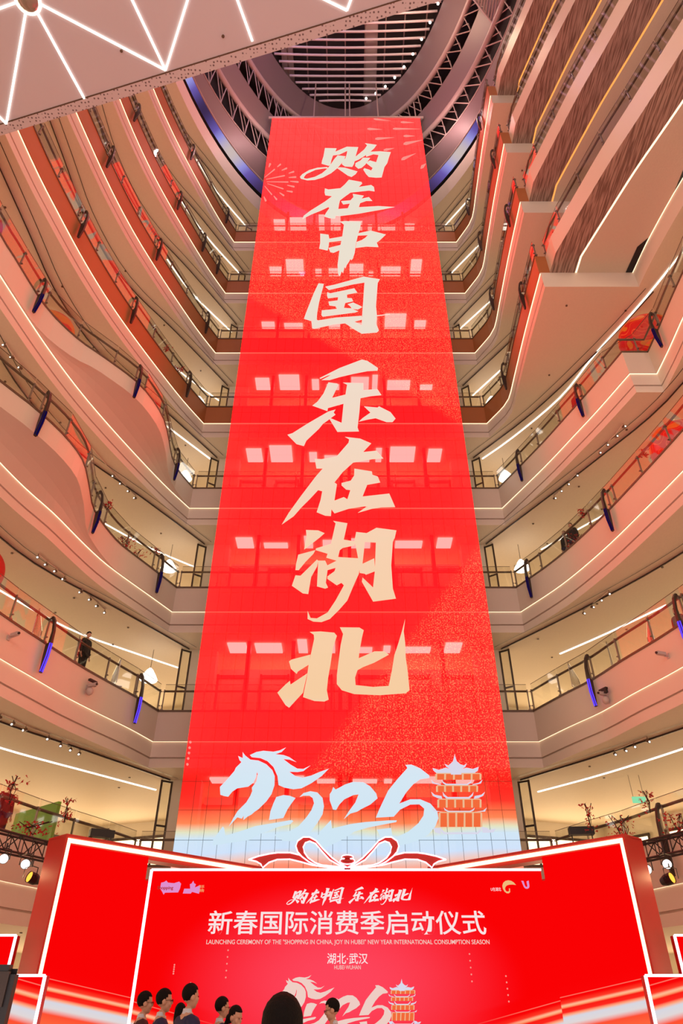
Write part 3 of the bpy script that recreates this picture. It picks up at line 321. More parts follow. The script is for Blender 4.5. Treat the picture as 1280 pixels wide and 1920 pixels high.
# ---------------- the atrium levels ----------------
CL=[(-9.0,-10),(-11.0,-2),(-11.4,5),(-11.45,9),(-11.25,12.3),(-10.95,14.5),(-10.6,16.5),(-10.15,18.4),(-9.6,20.2),(-8.9,22.2),(-8.1,24.3),(-7.35,25.95)]
CL3=[(-9.0,-10),(-11.2,-2),(-11.6,5),(-11.4,10),(-10.8,14.6),(-10.5,16.2),(-10.05,18.1),(-9.5,19.9),(-9.0,21.5),(-8.4,23.0),(-7.75,24.5),(-7.25,25.95)]
CL5T=[(-9.0,-10),(-11.2,-2),(-11.6,5),(-11.5,9),(-11.25,12.4),(-11.1,13.4),(-10.75,15.4),(-10.1,16.8),(-9.3,17.8),(-8.4,19.0),(-7.95,20.1),(-7.75,21.2),(-7.8,22.4),(-7.9,23.6),(-7.8,24.6),(-7.35,25.95)]
CL4T=[(-9.0,-10),(-11.2,-2),(-11.5,4),(-11.1,10),(-10.6,12.6),(-10.1,13.9),(-9.6,14.8),(-9.05,16.1),(-8.8,17.4),(-9.0,18.8),(-9.25,20.3),(-8.98,22.2),(-8.5,23.4),(-7.9,24.7),(-7.35,25.95)]
CL4L=[(-9.0,-10),(-11.2,-2),(-11.6,5),(-11.5,10),(-10.95,14.5),(-10.7,16.0),(-10.35,17.5),(-9.9,18.9),(-9.5,20.6),(-9.1,22.0),(-8.6,23.2),(-8.0,24.5),(-7.35,25.95)]
RT=[[(7.35,25.95),(7.85,25.0)],[(7.85,25.0),(8.12,24.2),(8.1,22.5),(8.05,20),(8.05,17.0)]]
RF=[[(8.5,17.0),(8.5,16.1)],[(8.5,16.1),(9.0,14.3),(9.55,12.4),(10.1,10.8),(10.8,8.7),(12,5),(13,0),(12.5,-10)]]
R5=[[(7.4,25.95),(8.15,24.2),(8.85,22.5),(9.4,21.0),(9.95,19.5),(10.6,17.5)],[(10.6,17.5),(11.6,17.5)],[(11.6,17.5),(11.6,16.4),(11.55,14.5),(11.6,11),(12.0,6),(12.5,0),(11,-10)]]
R4=[[(7.45,25.95),(8.4,24.1),(9.0,22.6),(9.6,20.7),(10.1,18.7),(10.5,17),(10.85,15.3),(11.4,12),(11.8,7),(12.2,0),(11,-10)]]
R3=[[(7.3,25.95),(8.0,24.3),(8.7,22.8),(9.2,21.2),(9.75,19.7),(10.15,18.4),(10.6,16.7),(11.2,13.5),(11.8,8),(12.2,0),(11,-10)]]
TZ={n:5.5*(n-1) for n in range(2,11)}; TZ[2]=5.6
def slab(name): return tag(empty(name),kind='structure')
PATHS={}
for n in range(2,10):
    T=TZ[n]; st=slab('balcony_slab')
    Ls={5:CL5T,4:CL4T,3:CL3,2:CL3}.get(n,CL)
    Rs={5:R5,4:R4,3:R3,2:R3}.get(n,RT)
    Lp=catmull(Ls); back=[(Ls[-1][0],25.95),(Rs[0][0][0],25.95)]; Rp=path(*Rs)
    PATHS[n]=(Lp,back,Rp)
    P=Lp+[back[1]]+Rp[1:]; N=normals(P)
    fas=M['bronze'] if n>=6 else M['plaster']
    bot=T-2.1
    mb=MB(); nL=len(Lp)
    if n in (4,5):
        low=catmull(CL4L if n==4 else CL)
        # same number of stations on the lower curve as on the bulging upper one
        def resamp(Q,k):
            d=[0]
            for a,b in zip(Q,Q[1:]): d.append(d[-1]+math.dist(a,b))
            out=[]; j=0
            for i in range(k):
                t=d[-1]*i/(k-1)
                while j<len(d)-2 and d[j+1]<t: j+=1
                u=(t-d[j])/((d[j+1]-d[j]) or 1); out.append(tuple(a+(b-a)*u for a,b in zip(Q[j],Q[j+1])))
            return out
        # pair stations by their Y so the surface stays clean
        def atY(Q,y):
            for a,b in zip(Q,Q[1:]):
                if (a[1]-y)*(b[1]-y)<=0 and a[1]!=b[1]:
                    u=(y-a[1])/(b[1]-a[1]); return (a[0]+(b[0]-a[0])*u,y)
            return Q[-1]
        LL=[atY(low,p[1]) for p in Lp]
        bulge=[max(0,min(1,(a[0]-b[0])/.9)) for a,b in zip(Lp,LL)]
        drop=[-.78-.37*(1-b) for b in bulge]
        crease=[(p[0],p[1],T+d) for p,d in zip(Lp,drop)]
        NL=normals(Lp)
        mb.loft(off(Lp,NL,0,T),crease)
        prev=crease
        for u,h in ((.25,.10),(.5,.25),(.75,.52),(1,1)):
            cur=[(p[0]+(q[0]-p[0])*u,p[1]+(q[1]-p[1])*u,T+d+(-1.15-d)*h) for p,q,d in zip(Lp,LL,drop)]
            mb.loft(prev,cur); prev=cur
        P2=LL+[back[1]]+Rp[1:]; N2=normals(P2)
        mb.loft(off(P[nL-1:],N[nL-1:],0,T),off(P[nL-1:],N[nL-1:],0,T-1.15))
    else:
        P2=P; N2=N
        mb.loft(off(P,N,0,T),off(P,N,0,T-1.15))
    mb.loft(off(P2,N2,0,T-1.15),off(P2,N2,.03,T-1.15))
    f=mb.build('fascia',[fas],st,smooth=False)
    cp=MB(); cp.loft(off(P,N,-.03,T-.02),off(P,N,-.03,T+.05)); cp.loft(off(P,N,-.03,T+.05),off(P,N,.12,T+.05)); cp.loft(off(P,N,-.03,T-.02),off(P,N,0,T-.02)); cp.build('coping',M['rail'],st)
    cv=MB(); cv.loft(off(P2,N2,.03,T-1.15),off(P2,N2,.07,T-1.15)); cv.build('cove_light',M['cove'],st)
    bd=MB(); bd.loft(off(P2,N2,.07,T-1.15),off(P2,N2,.07,T-1.72)); bd.loft(off(P2,N2,.07,T-1.72),off(P2,N2,.17,T-1.72)); bd.loft(off(P2,N2,.17,T-1.72),off(P2,N2,.17,T-1.78)); bd.loft(off(P2,N2,.17,T-1.78),off(P2,N2,.08,T-1.78))
    bd.loft(off(P2,N2,.08,T-1.78),off(P2,N2,.08,bot)); bd.build('soffit_band',M['band'],st)
    c0=(0,17) if n>=6 else (0,12)
    ce=MB(); a=off(P2,N2,.08,bot); ce.loft(a,radial(P2,15,bot,c0)); ce.build('ceiling',M['ceil'],st)
    fl=MB(); fl.loft(off(P,N,.12,T+.0),radial(P,15,T,c0)); fl.build('floor',M['floor'],st)
    sd=random.Random(n); dd=0
    for i in range(0,len(P2),6):
        if P2[i][1]<9: continue
        for rr in (1.0+sd.random(),3.2+sd.random()):
            p=radial([P2[i]],rr,bot,c0)[0]; q=MB(); q.tube([(p[0],p[1],bot+.01),(p[0],p[1],bot-.03)],.045,8); q.build('ceiling_sprinkler',M['rail'],st)
    if n>=6:
        # the right side steps back at Y = 17 and goes on as a deeper slab with a grooved soffit
        e=MB(); e.box((8.27,17.02,T-.575),(.46,.05,1.15)); e.build('end_fascia',M['bronze'],st)
        b=MB(); b.quad((8.1,17.0,T-1.15),(11.95,17.0,T-1.15),(11.95,17.0,bot),(8.1,17.0,bot)); b.box((10.05,17.05,T-1.12),(3.8,.1,.06)); b.build('step_band',M['band'],st)
        F=path(*RF); NF=normals(F)
        g=MB(); g.loft(off(F,NF,0,T),off(F,NF,0,T-1.15)); g.build('forward_fascia',M['plaster'],st)
        g=MB(); g.loft(off(F,NF,0,T-1.15),off(F,NF,1.03,T-1.15)); g.build('grooved_soffit',M['stripe'],st)
        g=MB(); g.loft(off(F,NF,1.03,T-1.15),off(F,NF,1.11,T-1.15)); g.build('cove_slot',M['cove'] if n==6 else M['cove_orange'],st)
        g=MB(); g.loft(off(F,NF,1.11,T-1.15),[(a+((I6[0] if n==6 else 22)-a) if False else max(a+.5,(12.3 if n==6 else 22)),b,T-1.15) for a,b,_ in off(F,NF,1.11,T-1.15)]); g.build('smooth_soffit',M['ceil'],st)
        g=MB(); g.loft(off(F,NF,.1,T),off(F,NF,12,T)); g.build('forward_floor',M['floor'],st)
        if n==6:
            I=catmull([(11.95,17),(12.05,15.6),(12.45,13),(13.2,10),(14,6),(15,-8)]); NI=normals([(a,-b) for a,b in I]); NI=[(abs(a),0) for a,b in NI]
            g=MB(); g.loft(off(I,NI,0,T-1.15),off(I,NI,0,bot)); g.build('inner_band',M['band'],st)
            g=MB(); g.loft(off(I,NI,-.05,T-1.155),off(I,NI,-.01,T-1.155)); g.build('inner_cove',M['cove'],st)
            g=MB(); g.loft(off(I,NI,0,bot),off(I,NI,12,bot)); g.build('forward_ceiling',M['ceil'],st)
            g=MB(); g.quad((11.62,16.98,T-1.165),(11.9,16.98,T-1.165),(12.0,15.4,T-1.165),(11.7,15.8,T-1.165)); g.build('open_slot',M['black'],st)
# ground storey
fl=MB(); fl.quad((-40,-14,0),(40,-14,0),(40,46,0),(-40,46,0)); tag(fl.build('floor',M['floor']),kind='structure')
top=MB(); # ceiling above level 9, reaching from the roof rim outwards
# ---------------- shop fronts behind the balconies ----------------
def shopwall(n,side):
    T=TZ.get(n,0) if n>1 else 0; H=(TZ[n+1]-2.1 if n<9 else 47.4)-T
    Lp,back,Rp=PATHS[max(n,2)]
    Pn={'left':Lp,'back':None,'right':Rp}[side] if side!='back' else None
    wl=tag(empty('wall_'+side),kind='structure')
    if side=='back':
        Q=[(-6.6,31.5),(6.6,31.5)]
    else:
        src=Lp if side=='left' else Rp
        r=11.5 if n>1 else 10
        Q=[p[:2] for p in radial(src[::4]+[src[-1]],r,0,(0,12))]
        if side=='left': Q=Q+[(-6.6,34)]
        else: Q=[(6.6,34)]+Q
    base=MB()
    for a,b in zip(Q,Q[1:]): base.quad((a[0],a[1],T),(b[0],b[1],T),(b[0],b[1],T+H),(a[0],a[1],T+H))
    base.build('wall_panel',M['wall'],wl)
    for a,b in zip(Q,Q[1:]):
        L=math.dist(a,b)
        if L<1.2: continue
        dx,dy=(b[0]-a[0])/L,(b[1]-a[1])/L; nx,ny=(dy,-dx)
        cx,cy=(a[0]+b[0])/2,(a[1]+b[1])/2
        if (cx*nx+(cy-12)*ny)>0: nx,ny=-nx,-ny
        g=MB(); s=L*.36; o=.04
        z0,z1=T+.1,T+min(2.6,H-.6)
        g.quad((cx-dx*s+nx*o,cy-dy*s+ny*o,z0),(cx+dx*s+nx*o,cy+dy*s+ny*o,z0),(cx+dx*s+nx*o,cy+dy*s+ny*o,z1),(cx-dx*s+nx*o,cy-dy*s+ny*o,z1)); g.build('shop_window',M['shop'],wl)
        h=MB()
        for t in (-1,0,1): h.box((cx+dx*s*t+nx*.08,cy+dy*s*t+ny*.08,(z0+z1)/2),(.08,.08,z1-z0),math.atan2(dy,dx))
        h.box((cx+nx*.08,cy+ny*.08,z1),(2*s+.1,.1,.12),math.atan2(dy,dx)); h.build('window_frame',M['dark'],wl)
for n in range(1,10):
    for sd in ('left','right','back'): shopwall(n,sd)
# ---------------- ceiling seams, light lines, downlight dots ----------------
SEAM=[(-6.8,27.6),(-9.1,23.6),(-10.5,21.4),(-11.3,19.6),(-11.85,17),(-11.95,14.5),(-12.1,11),(-12.3,7)]
for n in range(2,10):
    zc=(TZ[n+1] if n<9 else 49.5)-2.1
    for sx in (-1,1):
        if sx==1 and n==4: q=[(6.8,27.6),(10.2,21.5),(11.9,18.0),(12.7,14)]
        elif sx==1 and n>=5: q=[(6.8,27.6),(9.2,23.9),(10.5,21.5)] if n>5 else [(6.8,27.6),(9.2,24.2),(11.4,20.0),(12.6,17.2)]
        elif sx==1: q=[(6.8,27.6),(9.1,24.2),(11.3,20.5),(12.6,17),(13.2,13)]
        else: q=[(sx*-1*a,b) for a,b in SEAM] if sx==1 else SEAM
        q=catmull(q,1.0); N=normals(q)
        m=MB(); m.loft([(a,b,zc-.0) for a,b in q],[(a,b,zc-.06) for a,b in q]); 
        A=[(a+nx*.02,b+ny*.02,zc-.06) for (a,b),(nx,ny) in zip(q,N)]; B=[(a-nx*.02,b-ny*.02,zc-.06) for (a,b),(nx,ny) in zip(q,N)]; m.loft(A,B)
        tag(m.build('trim_%d'%n,M['dark']),kind='structure')
        o2=.38*(-sx if sx==1 else 1)
        A=[(a+nx*.38*(1),b+ny*.38,zc-.03) for (a,b),(nx,ny) in zip(q,N)]; B=[(a+nx*.41,b+ny*.41,zc-.03) for (a,b),(nx,ny) in zip(q,N)]
        if sx==1: A=[(a-nx*.38,b-ny*.38,zc-.03) for (a,b),(nx,ny) in zip(q,N)]; B=[(a-nx*.41,b-ny*.41,zc-.03) for (a,b),(nx,ny) in zip(q,N)]
        m=MB(); m.loft(A,B); tag(m.build('trim_%d'%(n+10),M['dark']),kind='structure')
STRIP={2:[(-7.7,29.1),(-9.6,26.6),(-11.8,23.6),(-13.3,20.5)],3:[(-7.7,29.6),(-9.5,27.8),(-11.1,26.1),(-12.2,24.2),(-13.6,21)],4:[(-7.7,29.7),(-9.6,27.9),(-11.3,25.7)],5:[(-7.2,27.7),(-8.9,25.3),(-10.2,23.4)],6:[(-7.5,28.8),(-9.6,26.2),(-11.6,22.5)],7:[(-7.2,28.2),(-9.2,25.3),(-10.2,23)],8:[(-7.1,27.8),(-9.0,24.9),(-10.1,22.6)],9:[(-7.1,27.7),(-8.9,25.0),(-9.9,22.8)]}
STRIPR={2:[(7.9,29.4),(10.0,26.5),(12.2,22.5),(13.6,19)],3:[(9.5,28.1),(11.0,26.0),(12.5,23.6)],4:[(9.6,28.1),(11.8,25.2)],5:[(7.3,27.7),(8.6,26.0),(10.3,23.2),(11.2,20.5),(12.4,17.5),(13.5,14.0)],6:[(7.5,28.4),(8.8,26.4)],7:[(7.2,28.0),(9.0,25.6)],8:[(7.1,27.8),(9.0,25.2)],9:[(7.1,27.7),(8.9,25.2)]}
for n in range(2,10):
    zc=(TZ[n+1] if n<9 else 49.5)-2.1
    for d in (STRIP,STRIPR):
        q=catmull(d[n],.8); N=normals(q); wd=.028
        m=MB(); m.loft([(a+nx*wd,b+ny*wd,zc-.04) for (a,b),(nx,ny) in zip(q,N)],[(a-nx*wd,b-ny*wd,zc-.04) for (a,b),(nx,ny) in zip(q,N)])
        m.loft([(a+nx*wd,b+ny*wd,zc-.04) for (a,b),(nx,ny) in zip(q,N)],[(a+nx*wd,b+ny*wd,zc) for (a,b),(nx,ny) in zip(q,N)]); m.loft([(a-nx*wd,b-ny*wd,zc-.04) for (a,b),(nx,ny) in zip(q,N)],[(a-nx*wd,b-ny*wd,zc) for (a,b),(nx,ny) in zip(q,N)])
        sl=m.build('ceiling_light_line',M['lamp']); tag(sl,'recessed white light line in the %s side ceiling of the %s gallery'%('left' if d is STRIP else 'right',ords[n]),'ceiling light',group='light lines recessed in the gallery ceilings')
# lift tower behind the screen: piers, black door frames, lit lobbies
tw=tag(empty('wall_back'),kind='structure')
for sx in (-1,1):
    m=MB(); m.box((sx*6.15,27.95,24),(1.1,.5,48)); m.build('pier',M['wall'],tw)
for x in (-4.1,-2.2,-.2,.2,2.2,4.1):
    m=MB(); m.box((x,27.0,24),(.16,.3,48)); m.build('shaft_mullion',M['dark'],tw)
for n in range(2,10):
    T=TZ[n]; zc=(TZ[n+1] if n<9 else 49.5)-2.1
    for x in (-5.0,-3.1,-1.2,1.2,3.1,5.0):
        m=MB(); m.box((x,28.6,T+1.25),(1.1,.05,2.3)); m.build('lift_door',M['ceil'],tw)
        m=MB(); m.box((x-.6,28.55,T+1.3),(.09,.12,2.6)); m.box((x+.6,28.55,T+1.3),(.09,.12,2.6)); m.box((x,28.55,T+2.5),(1.3,.12,.12)); m.build('door_frame',M['dark'],tw)
    m=MB(); m.quad((-5.6,28.7,T),(5.6,28.7,T),(5.6,28.7,T+2.9),(-5.6,28.7,T+2.9)); m.build('lobby_wall',M['wall'],tw)
    for x,w_ in ((-4.75,.8),(-3.3,1.15),(-1.75,.4),(-.75,.7),(.75,1.0),(1.75,.3),(3.05,1.3),(4.7,.7)):
        dp=random.uniform(.35,1.3); lp=MB(); lp.box((x+random.uniform(-.1,.1),27.9-dp/2,zc-.05),(w_,dp,.06)); tag(lp.build('ceiling_light_panel',M['lens']),'glowing ceiling panel in the lift lobby behind the red screen','ceiling light',group='lobby ceiling panels behind the screen')
    for sx in (-1,1):
        fr=empty('shutter_frame',(sx*6.95,27.75,T),label='black shutter guide frame at the %s rear corner of the %s gallery'%('left' if sx<0 else 'right',ords[n]),cat='frame')
        H=zc-T-.02
        for k,(dx,dy) in enumerate(((-.17*-sx,-.15),(.17*-sx,.1))):
            m=MB(); m.box((dx,dy,H/2),(.07,.07,H)); m.build('upright',M['dark'],fr)
        R_=Matrix.Rotation(math.atan2(.25,.34*-sx),3,'Z')
        for hz in (H-.04,H*.5,.06): m=MB(); m.box((0,-.025,hz),(.42,.05,.07),R=R_); m.build('crossbar',M['dark'],fr)
        m=MB(); m.box((0,-.025,H/2),(.38,.01,H-.1),R=R_); m.build('glass_panel',M['glass'],fr)
# ---------------- railings ----------------
def fin_parts():
    pr=[(0,.90),(.08,.91),(.17,.76),(.24,.4),(.26,0),(.25,-.5),(.17,-1.02),(.11,-1.02),(.08,-.5),(.07,-.10),(.15,-.04),(.165,.35),(.12,.64),(.05,.79),(0,.81)]
    bm=bmesh.new(); vs=[bm.verts.new((-.045,-x,z)) for x,z in pr]
    for t in tessellate_polygon([[Vector((x,z,0)) for x,z in pr]]): bm.faces.new([vs[i] for i in t])
    e=bmesh.ops.extrude_face_region(bm,geom=bm.faces[:]); bmesh.ops.translate(bm,verts=[v for v in e['geom'] if isinstance(v,bmesh.types.BMVert)],vec=(.09,0,0))
    bmesh.ops.recalc_face_normals(bm,faces=bm.faces[:]); me=bpy.data.meshes.new('light_fin'); bm.to_mesh(me); bm.free(); me.materials.append(M['dark']); return me
FINME=fin_parts()
def strip_me(mt):
    m=MB(); pts=[(.262,-.05),(.252,-.5),(.18,-1.0)]
    for (x0,z0),(x1,z1) in zip(pts,pts[1:]):
        m.quad((-.03,-x0-.006,z0),(.03,-x0-.006,z0),(.03,-x1-.006,z1),(-.03,-x1-.006,z1))
        for s in (-1,1): m.quad((s*.055,-x0+.005,z0),(s*.055,-x0+.05,z0),(s*.055,-x1+.05,z1),(s*.055,-x1+.005,z1))
    me=bpy.data.meshes.new('led_strip'); me.from_pydata(m.v,[],m.f); me.materials.append(mt); return me
STR={3:strip_me(M['blue']),4:strip_me(M['bluedim']),6:strip_me(M['dark'])}
m=MB(); m.box((0,0,.42),(.035,.06,.86)); m.box((0,-.05,.75),(.06,.07,.03)); m.box((0,-.05,.18),(.06,.07,.03)); m.box((0,0,.03),(.10,.12,.05)); POST=m
def mesh_of(mb,name,mt):
    me=bpy.data.meshes.new(name); me.from_pydata(mb.v,[],mb.f); me.materials.append(mt); return me
POSTME=mesh_of(POST,'railing_post',M['post'])
g=MB(); g.box((0,0,0),(1,.014,1)); GLME=mesh_of(g,'glass_panel',M['glass'])
def mk(name,me,parent,loc=(0,0,0),rz=0,sc=(1,1,1)):
    o=bpy.data.objects.new(name,me); C.objects.link(o); o.parent=parent; o.location=loc; o.rotation_euler=(0,0,rz); o.scale=sc; return o
def arclen(P):
    d=[0]
    for a,b in zip(P,P[1:]): d.append(d[-1]+math.dist(a,b))
    return d
def at_len(P,d,t):
    for i in range(len(P)-1):
        if d[i+1]>=t or i==len(P)-2:
            u=(t-d[i])/((d[i+1]-d[i]) or 1); a,b=P[i],P[i+1]; L=math.dist(a,b) or 1
            return (a[0]+(b[0]-a[0])*u,a[1]+(b[1]-a[1])*u),((b[0]-a[0])/L,(b[1]-a[1])/L)
def railing(n,side,P,fins,label,glass_h=1.06,rail_z=.80,spacing=1.62):
    T=TZ[n]+.05; r=empty('balcony_railing',(P[0][0],P[0][1],T),label=label,cat='railing'); ox,oy=P[0]
    P=[(a-ox,b-oy) for a,b in P]; N=normals(P); Q=[(a+nx*.06,b+ny*.06) for (a,b),(nx,ny) in zip(P,N)]
    d=arclen(Q); L=d[-1]
    hr=MB(); hr.tube([(a+nx*.10,b+ny*.10,rail_z) for (a,b),(nx,ny) in zip(P,N)],.045,8); hr.build('handrail',M['rail'],r,smooth=True)
    k=max(1,round(L/spacing)); step=L/k
    tp=MB()
    for i in range(k+1):
        p,t=at_len(Q,d,min(L,i*step)); mk('post',POSTME,r,(p[0],p[1],0),math.atan2(t[1],t[0]))
        if i<k:
            p2,_=at_len(Q,d,min(L,(i+1)*step)); ang=math.atan2(p2[1]-p[1],p2[0]-p[0]); ln=math.dist(p,p2)
            mk('glass_panel',GLME,r,((p[0]+p2[0])/2,(p[1]+p2[1])/2,glass_h/2),ang,(ln-.03,1,glass_h))
            tp.box(((p[0]+p2[0])/2,(p[1]+p2[1])/2,glass_h+.006),(ln-.03,.016,.014),ang)
    tp.build('glass_edge',M['rail'],r)
    for fx,fy in fins:
        fx-=ox; fy-=oy; j=min(range(len(P)),key=lambda i:math.dist(P[i],(fx,fy))); a=P[max(0,j-1)]; b=P[min(len(P)-1,j+1)]
        # perpendicular foot on the neighbouring run
        t=math.atan2(b[1]-a[1],b[0]-a[0]); 
        f=mk('light_fin',FINME,r,(P[j][0],P[j][1],-.02),t); mk('led_strip',STR[3 if n==3 else 6 if n==2 else 4 if n<=5 else 6],f)
        mk('post',POSTME,r,(P[j][0]+N[j][0]*.06,P[j][1]+N[j][1]*.06,0),t)
    return r
ords_={2:'lowest',3:'second',4:'third',5:'fourth',6:'fifth',7:'sixth',8:'seventh',9:'topmost'}
for n in range(2,10):
    Lp,back,Rp=PATHS[n]; look='glass railing with brown handrail and dark fins' 
    railing(n,'left',[p for p in Lp if p[1]>5],FIN.get(('L',n),[]),'%s, left side of the %s gallery'%(look,ords[n]))
    railing(n,'right',[p for p in Rp if p[1]>5],FIN.get(('R',n),[]),'%s, right side of the %s gallery'%(look,ords[n]))
    railing(n,'back',[(back[0][0]+.1,back[0][1]),(back[1][0]-.1,back[1][1])],[],'straight glass railing behind the red screen on the %s gallery'%ords[n])
    if n>=6: railing(n,'front',[p for p in path(*RF) if p[1]>3],[],'glass railing above the grooved soffit, forward right end of the %s gallery'%ords[n])
# ---------------- the hanging red screen ----------------
BX0,BX1,BZ0,BZ1,BY=-5.322,5.445,5.03,54.12,23.2
bn=empty('hanging_screen',(0,BY,BZ0),label='tall red see-through LED screen with cream calligraphy hanging down the atrium',cat='screen')
NC=24; cw=(BX1-BX0)/NC; rh=.88; NR=int((BZ1-BZ0)/rh)+1
def panel_mb(x0,x1,z0,z1,mb):
    e=.007
    a=[(x0,0,z0),(x1,0,z0),(x1,0,z1),(x0,0,z1)]; b=[(x0+e,-.01,z0+e),(x1-e,-.01,z0+e),(x1-e,-.01,z1-e),(x0+e,-.01,z1-e)]
    mb.quad(*b,m=0)
    for i in range(4): j=(i+1)%4; mb.quad(a[i],a[j],b[j],b[i],m=1)
pm=MB(); panel_mb(-cw/2,cw/2,0,rh,pm)
PME=bpy.data.meshes.new('led_panel'); PME.from_pydata(pm.v,[],pm.f); PME.materials.append(M['banner']); PME.materials.append(M['seam']); PME.polygons.foreach_set('material_index',pm.m)
rest=MB()
for r in range(NR):
    z0=BZ0+r*rh; z1=min(BZ1,z0+rh)
    for c in range(NC):
        x0=BX0+c*cw
        if r<12: mk('led_panel',PME,bn,(x0+cw/2,0,z0-BZ0))
        else: panel_mb(x0,x0+cw,z0-BZ0,z1-BZ0,rest)
o=rest.build('upper_led_panels',[M['banner'],M['seam']],bn); tag(o,kind='stuff')
def onb(x,z): return (x,z-BZ0)
nm={'gou':'first','zai':'second','zhong':'third','guo':'fourth','le':'fifth','zai2':'sixth','hu':'seventh','bei':'eighth'}
for k,v in CH.items(): poly_mesh('brush_character',v,-.02,M['letter'],bn,onb)
for k,v in EM.items():
    mt={'tower_walls':M['towerwall'],'tower_eaves':M['eaves'],'tower_columns':M['cols'],'firework_burst':M['pinkfw'],'firework_drops':M['pinkfw'],'light_dot':M['pinkfw']}.get(k,M['letter'])
    poly_mesh(k,v,{'tower_columns':-.016,'tower_walls':-.010}.get(k,-.02),mt,bn,onb)
m=MB(); m.tube([(BX0-.25,0,BZ1-BZ0+.12),(BX1+.25,0,BZ1-BZ0+.12)],.10,8); m.tube([(BX0-.25,.5,BZ1-BZ0+.42),(BX1+.25,.5,BZ1-BZ0+.42)],.10,8)
for i in range(14):
    x=BX0+(BX1-BX0)*i/13; m.tube([(x,0,BZ1-BZ0+.12),(x+.4,.5,BZ1-BZ0+.42)],.04,5)
m.build('hanging_truss',M['tube'],bn)
for x in (BX0+.2,-2.3,0.0,.32,2.4,BX1-.3):
    m=MB(); m.tube([(x,0,BZ1-BZ0+.1),(x,.1,BZ1-BZ0+6)],.05,6); m.build('hanging_rod',M['tube'],bn)
# ---------------- stage ----------------
SY=18.0; ZT=4.30; XL,XR=-4.56,4.61
sc=empty('stage_screen',(0,SY,0),label='wide red stage screen with the white ceremony title and horse year emblem',cat='screen')
m=MB(); m.box(((XL+XR)/2,.12,(ZT+.0)/2+.02),(XR-XL,.22,ZT)); m.build('screen_box',M['redpaint'],sc)
m=MB(); m.quad((XL,-.006,.05),(XR,-.006,.05),(XR,-.006,ZT-.02),(XL,-.006,ZT-.02)); m.build('screen_face',M['stage'],sc)
m=MB(); m.box(((XL+XR)/2,-.03,ZT+.0),(XR-XL,.06,.045)); m.box((XL,-.03,ZT/2),(.055,.06,ZT)); m.build('glowing_edge',M['glow'],sc)
def text(body,x,z,width,mt,parent,sx=1,shear=0,y=-.02,off_=0,height=None):
    cu=bpy.data.curves.new('lettering','FONT'); cu.body=body; cu.align_x='LEFT'; cu.extrude=.003; cu.offset=off_; cu.shear=shear; cu.materials.append(mt)
    o=bpy.data.objects.new('lettering',cu); C.objects.link(o); bpy.context.view_layer.update()
    bb=[Vector(b) for b in o.bound_box]; w0=max(b.x for b in bb)-min(b.x for b in bb); h0=max(b.y for b in bb)-min(b.y for b in bb)
    s=width/w0; sy=(height/h0) if height else s
    dg=bpy.context.evaluated_depsgraph_get(); me=bpy.data.meshes.new_from_object(o.evaluated_get(dg)); me.name='lettering'
    bpy.data.objects.remove(o); bx=min(b.x for b in bb); by=min(b.y for b in bb)
    R=Matrix(((s,0,0),(0,0,-1),(0,sy,0)))
    for v in me.vertices:
        p=Vector((v.co.x-bx-w0/2,v.co.y-by-h0/2,v.co.z)); v.co=Vector((p.x*s,-p.z,p.y*sy))
    ob=bpy.data.objects.new('lettering',me); C.objects.link(ob); ob.parent=parent; ob.location=(x,y,z); return ob
text('新春国际消费季启动仪式',.04,3.23,6.28,M['white'],sc,off_=.010,height=.47)
text('LAUNCHING CEREMONY OF THE "SHOPPING IN CHINA, JOY IN HUBEI" NEW YEAR INTERNATIONAL CONSUMPTION SEASON',.06,2.845,6.32,M['white2'],sc,height=.115,off_=.004)
text('湖北·武汉',.05,2.545,.90,M['white'],sc,off_=.008,height=.20)
text('HUBEI·WUHAN',.05,2.385,.58,M['white2'],sc,height=.075)
cells=[('gou',-1.32,-.86,3.58,3.90),('zai',-.86,-.56,3.60,3.90),('zhong',-.57,-.30,3.56,3.92),('guo',-.36,-.02,3.60,3.94),('le',.10,.45,3.60,3.95),('zai2',.46,.80,3.60,3.92),('hu',.80,1.11,3.58,3.92),('bei',1.11,1.53,3.63,3.93)]
for k,x0,x1,z0,z1 in cells:
    xs=[p[0] for q in CH[k] for p in q]; zs=[p[1] for q in CH[k] for p in q]; a,b,c,d=min(xs),max(xs),min(zs),max(zs)
    poly_mesh('slogan_character',CH[k],-.02,M['white'],sc,lambda x,z:(x0+(x-a)/(b-a)*(x1-x0)+.22*((z-c)/(d-c)-.5)*.35,z0+(z-c)/(d-c)*(z1-z0)),thick=.006)
for k,v in EM.items():
    if k in ('firework_burst','firework_drops','light_dot'): continue
    mt={'tower_walls':M['towerwall'],'tower_eaves':M['eaves'],'tower_columns':M['cols']}.get(k,M['white2'])
    poly_mesh(k,v,{'tower_columns':-.016,'tower_walls':-.010}.get(k,-.02),mt,sc,lambda x,z:(.348*x-.045,2.16+.323*(z-8.5)),thick=.006)
